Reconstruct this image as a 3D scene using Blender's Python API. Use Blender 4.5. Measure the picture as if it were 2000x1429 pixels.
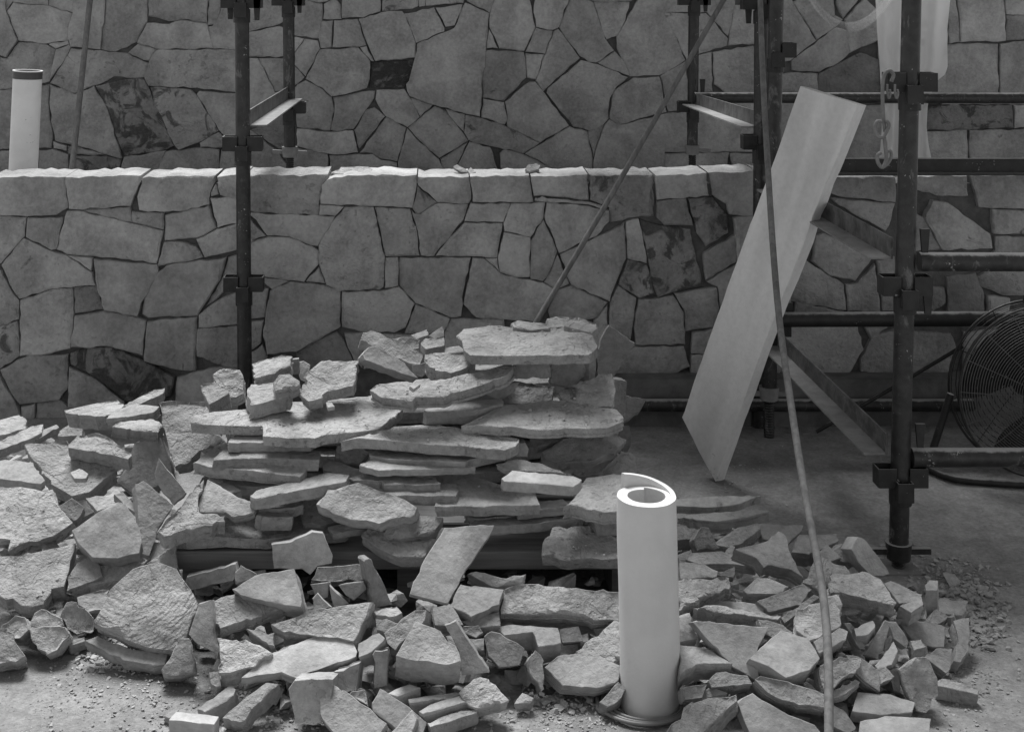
import bpy, bmesh, math, random
from mathutils import Vector, noise
from mathutils.geometry import delaunay_2d_cdt

for o in list(bpy.data.objects):
    bpy.data.objects.remove(o)
sc = bpy.context.scene
COL = sc.collection

# ------------------------------------------------------------------ camera
F, CX, HY, H = 2600.0, 850.0, -40.0, 1.5      # focal length (px of the 2000 px photo), vanishing point, eye height
cam_d = bpy.data.cameras.new('camera')
cam = bpy.data.objects.new('camera', cam_d)
COL.objects.link(cam)
cam.location = (0, 0, H)
cam.rotation_euler = (math.radians(90), 0, 0)
cam_d.sensor_fit = 'HORIZONTAL'
cam_d.sensor_width = 36.0
cam_d.lens = 36.0 * F / 2000.0
cam_d.shift_x = (1000.0 - CX) / 2000.0
cam_d.shift_y = -(714.5 - HY) / 2000.0
cam_d.clip_start = 0.05
cam_d.clip_end = 500
sc.camera = cam

# ------------------------------------------------------------------ sky, sun, exposure
SUN_EL, SUN_AZ = 62.0, -16.0                  # azimuth from +Y towards +X
w = bpy.data.worlds.new('World')
sc.world = w
w.use_nodes = True
nt = w.node_tree
nt.nodes.clear()
sky = nt.nodes.new('ShaderNodeTexSky')
sky.sky_type = 'NISHITA'
sky.sun_disc = False
sky.sun_elevation = math.radians(SUN_EL)
sky.sun_rotation = math.radians(SUN_AZ)
bw = nt.nodes.new('ShaderNodeRGBToBW')        # the photograph is black and white
bg = nt.nodes.new('ShaderNodeBackground')
bg.inputs['Strength'].default_value = 0.08
wo = nt.nodes.new('ShaderNodeOutputWorld')
nt.links.new(sky.outputs[0], bw.inputs[0])
nt.links.new(bw.outputs[0], bg.inputs['Color'])
nt.links.new(bg.outputs[0], wo.inputs['Surface'])
sd = bpy.data.lights.new('sun', 'SUN')
sd.energy = 2.7
sd.angle = math.radians(28)
sun = bpy.data.objects.new('sun', sd)
COL.objects.link(sun)
el, az = math.radians(SUN_EL), math.radians(SUN_AZ)
sdir = Vector((math.sin(az) * math.cos(el), math.cos(az) * math.cos(el), math.sin(el)))
sun.rotation_euler = sdir.to_track_quat('Z', 'Y').to_euler()
sc.view_settings.view_transform = 'Standard'
sc.view_settings.look = 'None'
sc.view_settings.exposure = 1.25
sc.view_settings.gamma = 1.0
sc.render.engine = 'CYCLES'

# ------------------------------------------------------------------ helpers
def P(px, py, d):
    return Vector(((px - CX) * d / F, d, H - (py - HY) * d / F))

def ground_d(py):
    return H * F / (py - HY)

def tag(o, label=None, cat=None, group=None, kind=None):
    if label: o['label'] = label
    if cat: o['category'] = cat
    if group: o['group'] = group
    if kind: o['kind'] = kind
    return o

def empty(name, loc):
    o = bpy.data.objects.new(name, None)
    o.empty_display_size = 0.05
    o.location = loc
    COL.objects.link(o)
    return o

def link_mesh(name, me, mat, parent=None, loc=(0, 0, 0)):
    o = bpy.data.objects.new(name, me)
    if mat is not None and not me.materials:
        me.materials.append(mat)
    COL.objects.link(o)
    o.location = loc
    if parent is not None:
        o.parent = parent
        # vertices are given in world space, so undo the parent's place
        o.location = Vector(loc) - world_loc(parent)
    return o

def world_loc(o):
    v = Vector(o.location)
    p = o.parent
    while p is not None:
        v += Vector(p.location)
        p = p.parent
    return v

def bm_obj(name, bm, mat, parent=None, loc=(0, 0, 0), smooth=None):
    bmesh.ops.recalc_face_normals(bm, faces=bm.faces[:])
    me = bpy.data.meshes.new(name)
    bm.to_mesh(me)
    bm.free()
    if smooth is not None:
        for p in me.polygons: p.use_smooth = True
        me.set_sharp_from_angle(angle=math.radians(smooth))
    return link_mesh(name, me, mat, parent, loc)

def add_box(bm, a, b):
    a, b = Vector(a), Vector(b)
    vs = [bm.verts.new((x, y, z)) for x in (a.x, b.x) for y in (a.y, b.y) for z in (a.z, b.z)]
    for f in ((0, 1, 3, 2), (4, 6, 7, 5), (0, 4, 5, 1), (2, 3, 7, 6), (0, 2, 6, 4), (1, 5, 7, 3)):
        bm.faces.new([vs[i] for i in f])
    return vs

def add_obox(bm, c, ax, ay, az):
    """box with centre c and half-axis vectors"""
    vs = [bm.verts.new(c + ax * i + ay * j + az * k) for i in (-1, 1) for j in (-1, 1) for k in (-1, 1)]
    for f in ((0, 1, 3, 2), (4, 6, 7, 5), (0, 4, 5, 1), (2, 3, 7, 6), (0, 2, 6, 4), (1, 5, 7, 3)):
        bm.faces.new([vs[i] for i in f])

def add_tube(bm, pts, r, seg=12, cap=True, closed=False):
    pts = [Vector(p) for p in pts]
    n = len(pts)
    rr = r if isinstance(r, (list, tuple)) else [r] * n
    rings = []
    up = None
    for i, p in enumerate(pts):
        if closed:
            t = pts[(i + 1) % n] - pts[i - 1]
        else:
            t = pts[min(i + 1, n - 1)] - pts[max(i - 1, 0)]
        t.normalize()
        if up is None:
            up = Vector((0, 0, 1)) if abs(t.z) < 0.9 else Vector((0, 1, 0))
        a = up - t * up.dot(t)
        a.normalize()
        b = t.cross(a)
        up = a
        rings.append([bm.verts.new(p + (a * math.cos(2 * math.pi * k / seg) + b * math.sin(2 * math.pi * k / seg)) * rr[i]) for k in range(seg)])
    for i in range(n if closed else n - 1):
        A, B = rings[i], rings[(i + 1) % n]
        for k in range(seg):
            bm.faces.new((A[k], A[(k + 1) % seg], B[(k + 1) % seg], B[k]))
    if cap and not closed:
        bm.faces.new(rings[0]); bm.faces.new(rings[-1])

def curve_pts(ctrl, n):
    """Catmull-Rom through the control points"""
    c = [Vector(p) for p in ctrl]
    c = [c[0] * 2 - c[1]] + c + [c[-1] * 2 - c[-2]]
    out = []
    m = len(c) - 3
    for i in range(m):
        for k in range(n):
            t = k / n
            p0, p1, p2, p3 = c[i:i + 4]
            out.append(0.5 * ((2 * p1) + (p2 - p0) * t + (2 * p0 - 5 * p1 + 4 * p2 - p3) * t * t + (3 * p1 - p0 - 3 * p2 + p3) * t ** 3))
    out.append(c[-2])
    return out

# ------------------------------------------------------------------ materials
def new_mat(name):
    m = bpy.data.materials.new(name)
    m.use_nodes = True
    t = m.node_tree
    return m, t, t.nodes['Principled BSDF']

def N(t, typ, **kw):
    n = t.nodes.new(typ)
    for k, v in kw.items():
        if k in n.inputs: n.inputs[k].default_value = v
        else: setattr(n, k, v)
    return n

def math_node(t, op, a, b=None, c=None, clamp=False):
    n = t.nodes.new('ShaderNodeMath')
    n.operation = op
    n.use_clamp = clamp
    for i, x in enumerate((a, b, c)):
        if x is None: continue
        if isinstance(x, (int, float)): n.inputs[i].default_value = x
        else: t.links.new(x, n.inputs[i])
    return n.outputs[0]

def mix_val(t, fac, a, b):
    n = t.nodes.new('ShaderNodeMix')
    n.data_type = 'FLOAT'
    for i, x in ((0, fac), (2, a), (3, b)):
        if isinstance(x, (int, float)): n.inputs[i].default_value = x
        else: t.links.new(x, n.inputs[i])
    return n.outputs[0]

def ramp(t, v, lo, hi, a=0.0, b=1.0):
    n = t.nodes.new('ShaderNodeMapRange')
    n.interpolation_type = 'SMOOTHSTEP'
    t.links.new(v, n.inputs[0])
    n.inputs[1].default_value = lo; n.inputs[2].default_value = hi
    n.inputs[3].default_value = a; n.inputs[4].default_value = b
    return n.outputs[0]

def noise_tex(t, vec, scale, detail=4.0, rough=0.55, dist=0.0):
    n = t.nodes.new('ShaderNodeTexNoise')
    n.inputs['Scale'].default_value = scale
    n.inputs['Detail'].default_value = detail
    n.inputs['Roughness'].default_value = rough
    n.inputs['Distortion'].default_value = dist
    if vec is not None: t.links.new(vec, n.inputs['Vector'])
    return n.outputs[0]

def offset_coord(t):
    tc = t.nodes.new('ShaderNodeTexCoord')
    oi = t.nodes.new('ShaderNodeObjectInfo')
    r = math_node(t, 'MULTIPLY', oi.outputs['Random'], 37.0)
    ad = t.nodes.new('ShaderNodeVectorMath'); ad.operation = 'ADD'
    t.links.new(tc.outputs['Object'], ad.inputs[0])
    t.links.new(r, ad.inputs[1])
    return ad.outputs[0], oi

def stone_material(name, ripple=None):
    m, t, b = new_mat(name)
    vec, oi = offset_coord(t)
    at = N(t, 'ShaderNodeAttribute', attribute_type='OBJECT', attribute_name='relief')
    relief = at.outputs['Fac']
    sep = t.nodes.new('ShaderNodeRGBToBW')
    t.links.new(oi.outputs['Color'], sep.inputs[0])
    base = sep.outputs[0]
    big = noise_tex(t, vec, 6.0, 5.0, 0.6, 0.4)
    fine = noise_tex(t, vec, 70.0, 4.0, 0.65)
    var = math_node(t, 'ADD', ramp(t, big, 0.3, 0.7, 0.72, 1.2), ramp(t, fine, 0.25, 0.75, -0.14, 0.14))
    col = math_node(t, 'MULTIPLY', base, var)
    # dark mineral stain, as much of it as the object's alpha asks for
    sn = noise_tex(t, vec, 9.0, 5.0, 0.62, 1.2)
    thr = math_node(t, 'SUBTRACT', 0.74, math_node(t, 'MULTIPLY', oi.outputs['Alpha'], 0.36))
    st = math_node(t, 'MULTIPLY', math_node(t, 'SUBTRACT', sn, thr), 14.0, clamp=True)
    st = math_node(t, 'MULTIPLY', st, ramp(t, fine, 0.2, 0.6, 0.55, 0.9))
    col = mix_val(t, st, col, math_node(t, 'MULTIPLY', base, 0.22))
    # pits
    pn = noise_tex(t, vec, 45.0, 2.0, 0.5)
    pit = math_node(t, 'MULTIPLY', ramp(t, pn, 0.65, 0.70), relief)
    col = mix_val(t, math_node(t, 'MULTIPLY', pit, 0.55), col, math_node(t, 'MULTIPLY', base, 0.45))
    cc = t.nodes.new('ShaderNodeCombineColor')
    for i in range(3): t.links.new(col, cc.inputs[i])
    t.links.new(cc.outputs[0], b.inputs['Base Color'])
    b.inputs['Roughness'].default_value = 0.9
    b.inputs['Specular IOR Level'].default_value = 0.25
    # relief: cleft layers (stepped noise) and grain
    cl = noise_tex(t, vec, 7.0, 3.0, 0.5, 0.8)
    cl = math_node(t, 'ADD', math_node(t, 'MULTIPLY', cl, 11.0), math_node(t, 'MULTIPLY', noise_tex(t, vec, 45.0, 4.0, 0.7), 1.6))
    fr = math_node(t, 'FRACT', cl)
    step = math_node(t, 'ADD', math_node(t, 'FLOOR', cl), ramp(t, fr, 0.55, 1.0))
    h1 = math_node(t, 'MULTIPLY', math_node(t, 'MULTIPLY', step, 0.0024), relief)
    g1 = noise_tex(t, vec, 40.0, 5.0, 0.7)
    h2 = math_node(t, 'MULTIPLY', g1, mix_val(t, relief, 0.0020, 0.012))
    h4 = math_node(t, 'MULTIPLY', noise_tex(t, vec, 11.0, 3.0, 0.5), mix_val(t, relief, 0.009, 0.014))
    h3 = math_node(t, 'MULTIPLY', noise_tex(t, vec, 150.0, 3.0, 0.7), mix_val(t, relief, 0.0007, 0.0036))
    h = math_node(t, 'ADD', math_node(t, 'ADD', h1, h2), math_node(t, 'ADD', h3, h4))
    h = math_node(t, 'SUBTRACT', h, math_node(t, 'MULTIPLY', pit, 0.003))
    if ripple is not None:
        # conchoidal ripples: rings round a point on the face
        tc2 = t.nodes.new('ShaderNodeTexCoord')
        sb = t.nodes.new('ShaderNodeVectorMath'); sb.operation = 'SUBTRACT'
        sb.inputs[1].default_value = ripple
        t.links.new(tc2.outputs['Object'], sb.inputs[0])
        wv = t.nodes.new('ShaderNodeTexWave')
        wv.wave_type = 'RINGS'; wv.rings_direction = 'SPHERICAL'
        wv.inputs['Scale'].default_value = 34.0
        wv.inputs['Distortion'].default_value = 3.5
        wv.inputs['Detail'].default_value = 3.0
        wv.inputs['Detail Scale'].default_value = 1.6
        t.links.new(sb.outputs[0], wv.inputs['Vector'])
        h = math_node(t, 'ADD', h, math_node(t, 'MULTIPLY', wv.outputs['Fac'], 0.0008))
    bp = t.nodes.new('ShaderNodeBump')
    bp.inputs['Strength'].default_value = 1.0
    bp.inputs['Distance'].default_value = 1.0
    t.links.new(h, bp.inputs['Height'])
    t.links.new(bp.outputs[0], b.inputs['Normal'])
    return m

def grey_mat(name, v, rough=0.6, metal=0.0, var=0.25, scale=18.0, bump=0.0008, specks=0.0, speck_v=0.6, spec=0.4, dust=0.0, splash=0.0):
    m, t, b = new_mat(name)
    vec, oi = offset_coord(t)
    n1 = noise_tex(t, vec, scale, 6.0, 0.65, 0.3)
    col = math_node(t, 'MULTIPLY', ramp(t, n1, 0.25, 0.75, 1 - var, 1 + var), v)
    if specks > 0:
        n2 = noise_tex(t, vec, 130.0, 3.0, 0.6)
        n3 = noise_tex(t, vec, 22.0, 3.0, 0.6)
        s = math_node(t, 'ADD', n2, math_node(t, 'MULTIPLY', math_node(t, 'SUBTRACT', n3, 0.5), 0.7))
        s = ramp(t, s, 0.80 - specks * 0.25, 0.84 - specks * 0.25)
        col = mix_val(t, s, col, speck_v)
    if splash > 0:
        mp = t.nodes.new('ShaderNodeMapping'); mp.inputs['Scale'].default_value = (1.0, 1.0, 0.45)
        t.links.new(vec, mp.inputs[0])
        n4 = noise_tex(t, mp.outputs[0], 26.0, 6.0, 0.7, 0.8)
        col = mix_val(t, math_node(t, 'MULTIPLY', ramp(t, n4, 0.56, 0.66), splash), col, 0.17)
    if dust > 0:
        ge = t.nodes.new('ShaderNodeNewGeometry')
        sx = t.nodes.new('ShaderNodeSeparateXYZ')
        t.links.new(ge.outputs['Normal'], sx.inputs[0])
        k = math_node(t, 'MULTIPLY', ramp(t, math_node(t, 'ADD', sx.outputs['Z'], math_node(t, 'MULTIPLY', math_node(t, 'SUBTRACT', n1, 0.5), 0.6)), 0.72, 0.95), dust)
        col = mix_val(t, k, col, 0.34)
    cc = t.nodes.new('ShaderNodeCombineColor')
    for i in range(3): t.links.new(col, cc.inputs[i])
    t.links.new(cc.outputs[0], b.inputs['Base Color'])
    b.inputs['Roughness'].default_value = rough
    b.inputs['Metallic'].default_value = metal
    b.inputs['Specular IOR Level'].default_value = spec
    if bump:
        bp = t.nodes.new('ShaderNodeBump')
        bp.inputs['Distance'].default_value = 1.0
        h = math_node(t, 'MULTIPLY', noise_tex(t, vec, scale * 3, 6.0, 0.6), bump)
        t.links.new(h, bp.inputs['Height'])
        t.links.new(bp.outputs[0], b.inputs['Normal'])
    return m

def wood_material(name, v, axis=0):
    m, t, b = new_mat(name)
    tc = t.nodes.new('ShaderNodeTexCoord')
    mp = t.nodes.new('ShaderNodeMapping')
    s = [60.0, 60.0, 60.0]; s[axis] = 2.5
    mp.inputs['Scale'].default_value = s
    t.links.new(tc.outputs['Object'], mp.inputs[0])
    n1 = noise_tex(t, mp.outputs[0], 1.0, 5.0, 0.6, 0.6)
    n2 = noise_tex(t, tc.outputs['Object'], 4.0, 3.0, 0.5)
    col = math_node(t, 'MULTIPLY', math_node(t, 'MULTIPLY', ramp(t, n1, 0.25, 0.75, 0.65, 1.25), ramp(t, n2, 0.3, 0.7, 0.85, 1.1)), v)
    cc = t.nodes.new('ShaderNodeCombineColor')
    for i in range(3): t.links.new(col, cc.inputs[i])
    t.links.new(cc.outputs[0], b.inputs['Base Color'])
    b.inputs['Roughness'].default_value = 0.8
    bp = t.nodes.new('ShaderNodeBump'); bp.inputs['Distance'].default_value = 1.0
    t.links.new(math_node(t, 'MULTIPLY', n1, 0.0015), bp.inputs['Height'])
    t.links.new(bp.outputs[0], b.inputs['Normal'])
    return m

M_STONE = stone_material('stone')
M_MORTAR = grey_mat('mortar', 0.10, 0.95, var=0.3, scale=25, bump=0.004)
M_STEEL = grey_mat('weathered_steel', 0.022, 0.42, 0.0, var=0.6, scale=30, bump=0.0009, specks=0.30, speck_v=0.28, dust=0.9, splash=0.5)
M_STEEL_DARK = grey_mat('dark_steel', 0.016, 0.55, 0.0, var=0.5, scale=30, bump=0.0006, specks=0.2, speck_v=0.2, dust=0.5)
M_STEEL_DUST = grey_mat('dusty_steel', 0.19, 0.8, 0.0, var=0.22, scale=22, bump=0.0012, specks=0.15, speck_v=0.06)
M_ANGLE = grey_mat('angle_steel', 0.085, 0.6, 0.0, var=0.6, scale=20, bump=0.001, specks=0.25, speck_v=0.28, splash=0.6)
M_HOOK = grey_mat('hook_steel', 0.15, 0.6, 0.0, var=0.3, scale=40)
M_WIRE = grey_mat('fan_wire', 0.10, 0.5, 0.0, var=0.2, scale=40, bump=0)
M_TIMBER_DARK = wood_material('dark_timber', 0.13)
M_TIMBER = wood_material('grey_timber', 0.14)
M_POLE = wood_material('pole_wood', 0.13, 2)
M_PIPE = grey_mat('white_pipe', 0.68, 0.45, var=0.08, scale=8, bump=0.0, specks=0.10, speck_v=0.12)
M_PIPE_DARK = grey_mat('pipe_rim', 0.06, 0.5, var=0.2)
def board_material():
    m, t, b = new_mat('board_face')
    tc = t.nodes.new('ShaderNodeTexCoord')
    mp = t.nodes.new('ShaderNodeMapping')
    mp.vector_type = 'TEXTURE'
    mp.inputs['Rotation'].default_value = (0, math.radians(20), 0)
    mp.inputs['Scale'].default_value = (0.016, 0.016, 0.7)
    t.links.new(tc.outputs['Object'], mp.inputs[0])
    n1 = noise_tex(t, mp.outputs[0], 1.0, 5.0, 0.6, 0.3)
    mp2 = t.nodes.new('ShaderNodeMapping')
    mp2.vector_type = 'TEXTURE'
    mp2.inputs['Rotation'].default_value = (0, math.radians(20), 0)
    mp2.inputs['Scale'].default_value = (0.09, 0.09, 1.6)
    t.links.new(tc.outputs['Object'], mp2.inputs[0])
    n2 = noise_tex(t, mp2.outputs[0], 1.0, 2.0, 0.5)
    n3 = noise_tex(t, tc.outputs['Object'], 60.0, 4.0, 0.7)
    n5 = noise_tex(t, tc.outputs['Object'], 9.0, 4.0, 0.6)
    col = math_node(t, 'MULTIPLY', ramp(t, n1, 0.3, 0.7, 0.975, 1.02), ramp(t, n2, 0.3, 0.65, 0.84, 1.05))
    col = math_node(t, 'MULTIPLY', math_node(t, 'MULTIPLY', col, ramp(t, n3, 0.3, 0.8, 1.03, 0.9)), 0.62)
    col = mix_val(t, math_node(t, 'MULTIPLY', ramp(t, n5, 0.66, 0.72), ramp(t, n3, 0.5, 0.62)), col, 0.3)
    cc = t.nodes.new('ShaderNodeCombineColor')
    for i in range(3): t.links.new(col, cc.inputs[i])
    t.links.new(cc.outputs[0], b.inputs['Base Color'])
    b.inputs['Roughness'].default_value = 0.65
    bp = t.nodes.new('ShaderNodeBump'); bp.inputs['Distance'].default_value = 1.0
    t.links.new(math_node(t, 'MULTIPLY', n1, 0.0002), bp.inputs['Height'])
    t.links.new(bp.outputs[0], b.inputs['Normal'])
    return m
M_BOARD = board_material()
# ------------------------------------------------------------------ ground
def ground_material():
    m, t, b = new_mat('dusty_ground')
    tc = t.nodes.new('ShaderNodeTexCoord')
    v = tc.outputs['Object']
    n1 = noise_tex(t, v, 1.6, 6.0, 0.6, 0.5)
    n2 = noise_tex(t, v, 14.0, 8.0, 0.7, 0.4)
    n3 = noise_tex(t, v, 90.0, 6.0, 0.7)
    col = math_node(t, 'MULTIPLY', ramp(t, n1, 0.3, 0.7, 0.74, 1.2), ramp(t, n2, 0.25, 0.75, 0.74, 1.22))
    col = math_node(t, 'MULTIPLY', math_node(t, 'MULTIPLY', col, ramp(t, n3, 0.3, 0.75, 0.80, 1.18)), 0.27)
    dk = ramp(t, noise_tex(t, v, 60.0, 3.0, 0.6), 0.66, 0.72)
    col = mix_val(t, math_node(t, 'MULTIPLY', dk, ramp(t, n1, 0.45, 0.6)), col, 0.15)
    cc = t.nodes.new('ShaderNodeCombineColor')
    for i in range(3): t.links.new(col, cc.inputs[i])
    t.links.new(cc.outputs[0], b.inputs['Base Color'])
    b.inputs['Roughness'].default_value = 0.95
    b.inputs['Specular IOR Level'].default_value = 0.2
    h = math_node(t, 'ADD', math_node(t, 'MULTIPLY', n2, 0.012), math_node(t, 'MULTIPLY', n3, 0.006))
    bp = t.nodes.new('ShaderNodeBump'); bp.inputs['Distance'].default_value = 1.0
    t.links.new(h, bp.inputs['Height'])
    t.links.new(bp.outputs[0], b.inputs['Normal'])
    return m

M_GROUND = ground_material()

def ground_z(x, y):
    k = max(0.0, min(1.0, (y - 1.5) / 0.5)) * max(0.0, min(1.0, (4.6 - y) / 0.3))
    return k * (0.006 * noise.noise(Vector((x * 2.2, y * 2.2, 3))) + 0.003 * noise.noise(Vector((x * 9, y * 9, 7))))

bm = bmesh.new()
xs = [-60, -20, -8, -4] + [-2.6 + 0.05 * i for i in range(105)] + [4, 8, 20, 60]
ys = [-60, -20, -5, 0, 1] + [1.5 + 0.05 * i for i in range(66)] + [5.5, 7, 12, 30, 60]
gv = [[bm.verts.new((x, y, ground_z(x, y))) for x in xs] for y in ys]
for j in range(len(ys) - 1):
    for i in range(len(xs) - 1):
        bm.faces.new((gv[j][i], gv[j][i + 1], gv[j + 1][i + 1], gv[j + 1][i]))
g = bm_obj('ground', bm, M_GROUND, smooth=80)
tag(g, kind='structure')

# raised earth terrace behind the low wall
D_FRONT, CAP_T, D_BACK = 4.55, 0.17, 6.4
bm = bmesh.new()
add_box(bm, (-9, D_FRONT + CAP_T + 0.01, -0.2), (9, D_BACK + 1.5, 0.55))
t_ = bm_obj('terrace', bm, M_GROUND)
tag(t_, kind='structure')

# ------------------------------------------------------------------ stone walls, stone by stone
def edge_pts(a, b, step, amp, seed):
    """points from a towards b (a included), jittered the same way whichever side asks"""
    key = (a, b) if a <= b else (b, a)
    n = max(1, int(round(math.hypot(b[0] - a[0], b[1] - a[1]) / step)))
    rnd = random.Random(hash((key, seed)) & 0xffffffff)
    js = [rnd.uniform(-amp, amp) for _ in range(n + 1)]
    if a > b: js = [-j for j in reversed(js)]
    L = math.hypot(b[0] - a[0], b[1] - a[1]) or 1
    nx, ny = -(b[1] - a[1]) / L, (b[0] - a[0]) / L
    out = [a]
    for k in range(1, n):
        s = k / n
        out.append((a[0] + (b[0] - a[0]) * s + nx * js[k], a[1] + (b[1] - a[1]) * s + ny * js[k]))
    return out

def poly_area(p):
    return 0.5 * sum(p[i - 1][0] * p[i][1] - p[i][0] * p[i - 1][1] for i in range(len(p)))

def inset(pts, off):
    """move every point inwards (pts counter-clockwise)"""
    n = len(pts)
    out = []
    for i in range(n):
        a, b, c = pts[i - 1], pts[i], pts[(i + 1) % n]
        e1 = Vector((b[0] - a[0], b[1] - a[1])); e2 = Vector((c[0] - b[0], c[1] - b[1]))
        if e1.length < 1e-9 or e2.length < 1e-9:
            out.append(b); continue
        e1.normalize(); e2.normalize()
        n1 = Vector((-e1.y, e1.x)); n2 = Vector((-e2.y, e2.x))
        m = n1 + n2
        if m.length < 0.2: m = n1
        m.normalize()
        k = off / max(0.5, m.dot(n1))
        out.append((b[0] + m.x * k, b[1] + m.y * k))
    return out

def wall_stone(parent, poly_px, d, seed, tone=1.0, stain=0.0, relief=0.35, thick=0.06, gap=0.0003, cap=False, base=0.19):
    rnd = random.Random(seed)
    pts = []
    n = len(poly_px)
    for i in range(n):
        a, b = tuple(poly_px[i]), tuple(poly_px[(i + 1) % n])
        pts += edge_pts(a, b, 13.0, 1.7, 5)
    w = [((x - CX) * d / F, H - (y - HY) * d / F) for x, y in pts]
    if poly_area(w) < 0: w.reverse()
    w = inset(w, gap)
    cx = sum(p[0] for p in w) / len(w); cz = sum(p[1] for p in w) / len(w)
    ta, tb = rnd.uniform(-0.05, 0.05), rnd.uniform(-0.03, 0.06)
    off = rnd.uniform(-0.008, 0.006)
    w2 = inset(w, 0.0012)
    w3 = inset(w, 0.005 + rnd.random() * 0.005)
    def yy(p, k): return (off + ta * (p[0] - cx) + tb * (p[1] - cz)) * k
    bm = bmesh.new()
    zt = max(p[1] for p in w)
    def dome(p):
        return 0.0
    r0 = [bm.verts.new((p[0] - cx, thick, p[1] - cz)) for p in w]
    r1 = [bm.verts.new((p[0] - cx, 0.0045 + yy(p, 1), p[1] - cz)) for p in w]
    r2 = [bm.verts.new((p[0] - cx, 0.0018 + yy(p, 1) + rnd.uniform(-.0010, .0010), p[1] - cz)) for p in w2]
    r3 = [bm.verts.new((p[0] - cx, -0.001 + yy(p, 1) + rnd.uniform(-.0015, .0015), p[1] - cz)) for p in w3]
    k = len(w)
    for A, B in ((r0, r1), (r1, r2), (r2, r3)):
        for i in range(k):
            bm.faces.new((A[i], A[(i + 1) % k], B[(i + 1) % k], B[i]))
    c = bm.verts.new((0, -0.003 + off, 0))
    f = bm.faces.new(r3)
    bm.verts.remove(c)
    bmesh.ops.triangulate(bm, faces=[f])
    if cap:
        # broken, uneven top of a coping stone: split the top strips and lift them
        f = bm.faces.new(list(reversed(r0)))
        bmesh.ops.triangulate(bm, faces=[f])
        for v in bm.verts:
            if v.co.z + cz > zt - 0.03:
                v.co.z += 0.004 * noise.noise(Vector((v.co.x * 30 + seed, v.co.y * 14, 2))) + 0.003 * (v.co.y / thick) * rnd.uniform(-0.6, 1.4)
    o = bm_obj('stone', bm, M_STONE, parent, (cx, d, cz), smooth=28)
    tn = base * tone
    o.color = (tn, tn, tn, stain)
    o['relief'] = relief
    return o

def parse(s):
    return [tuple(float(q) for q in p.split(',')) for p in s.split()]

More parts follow.
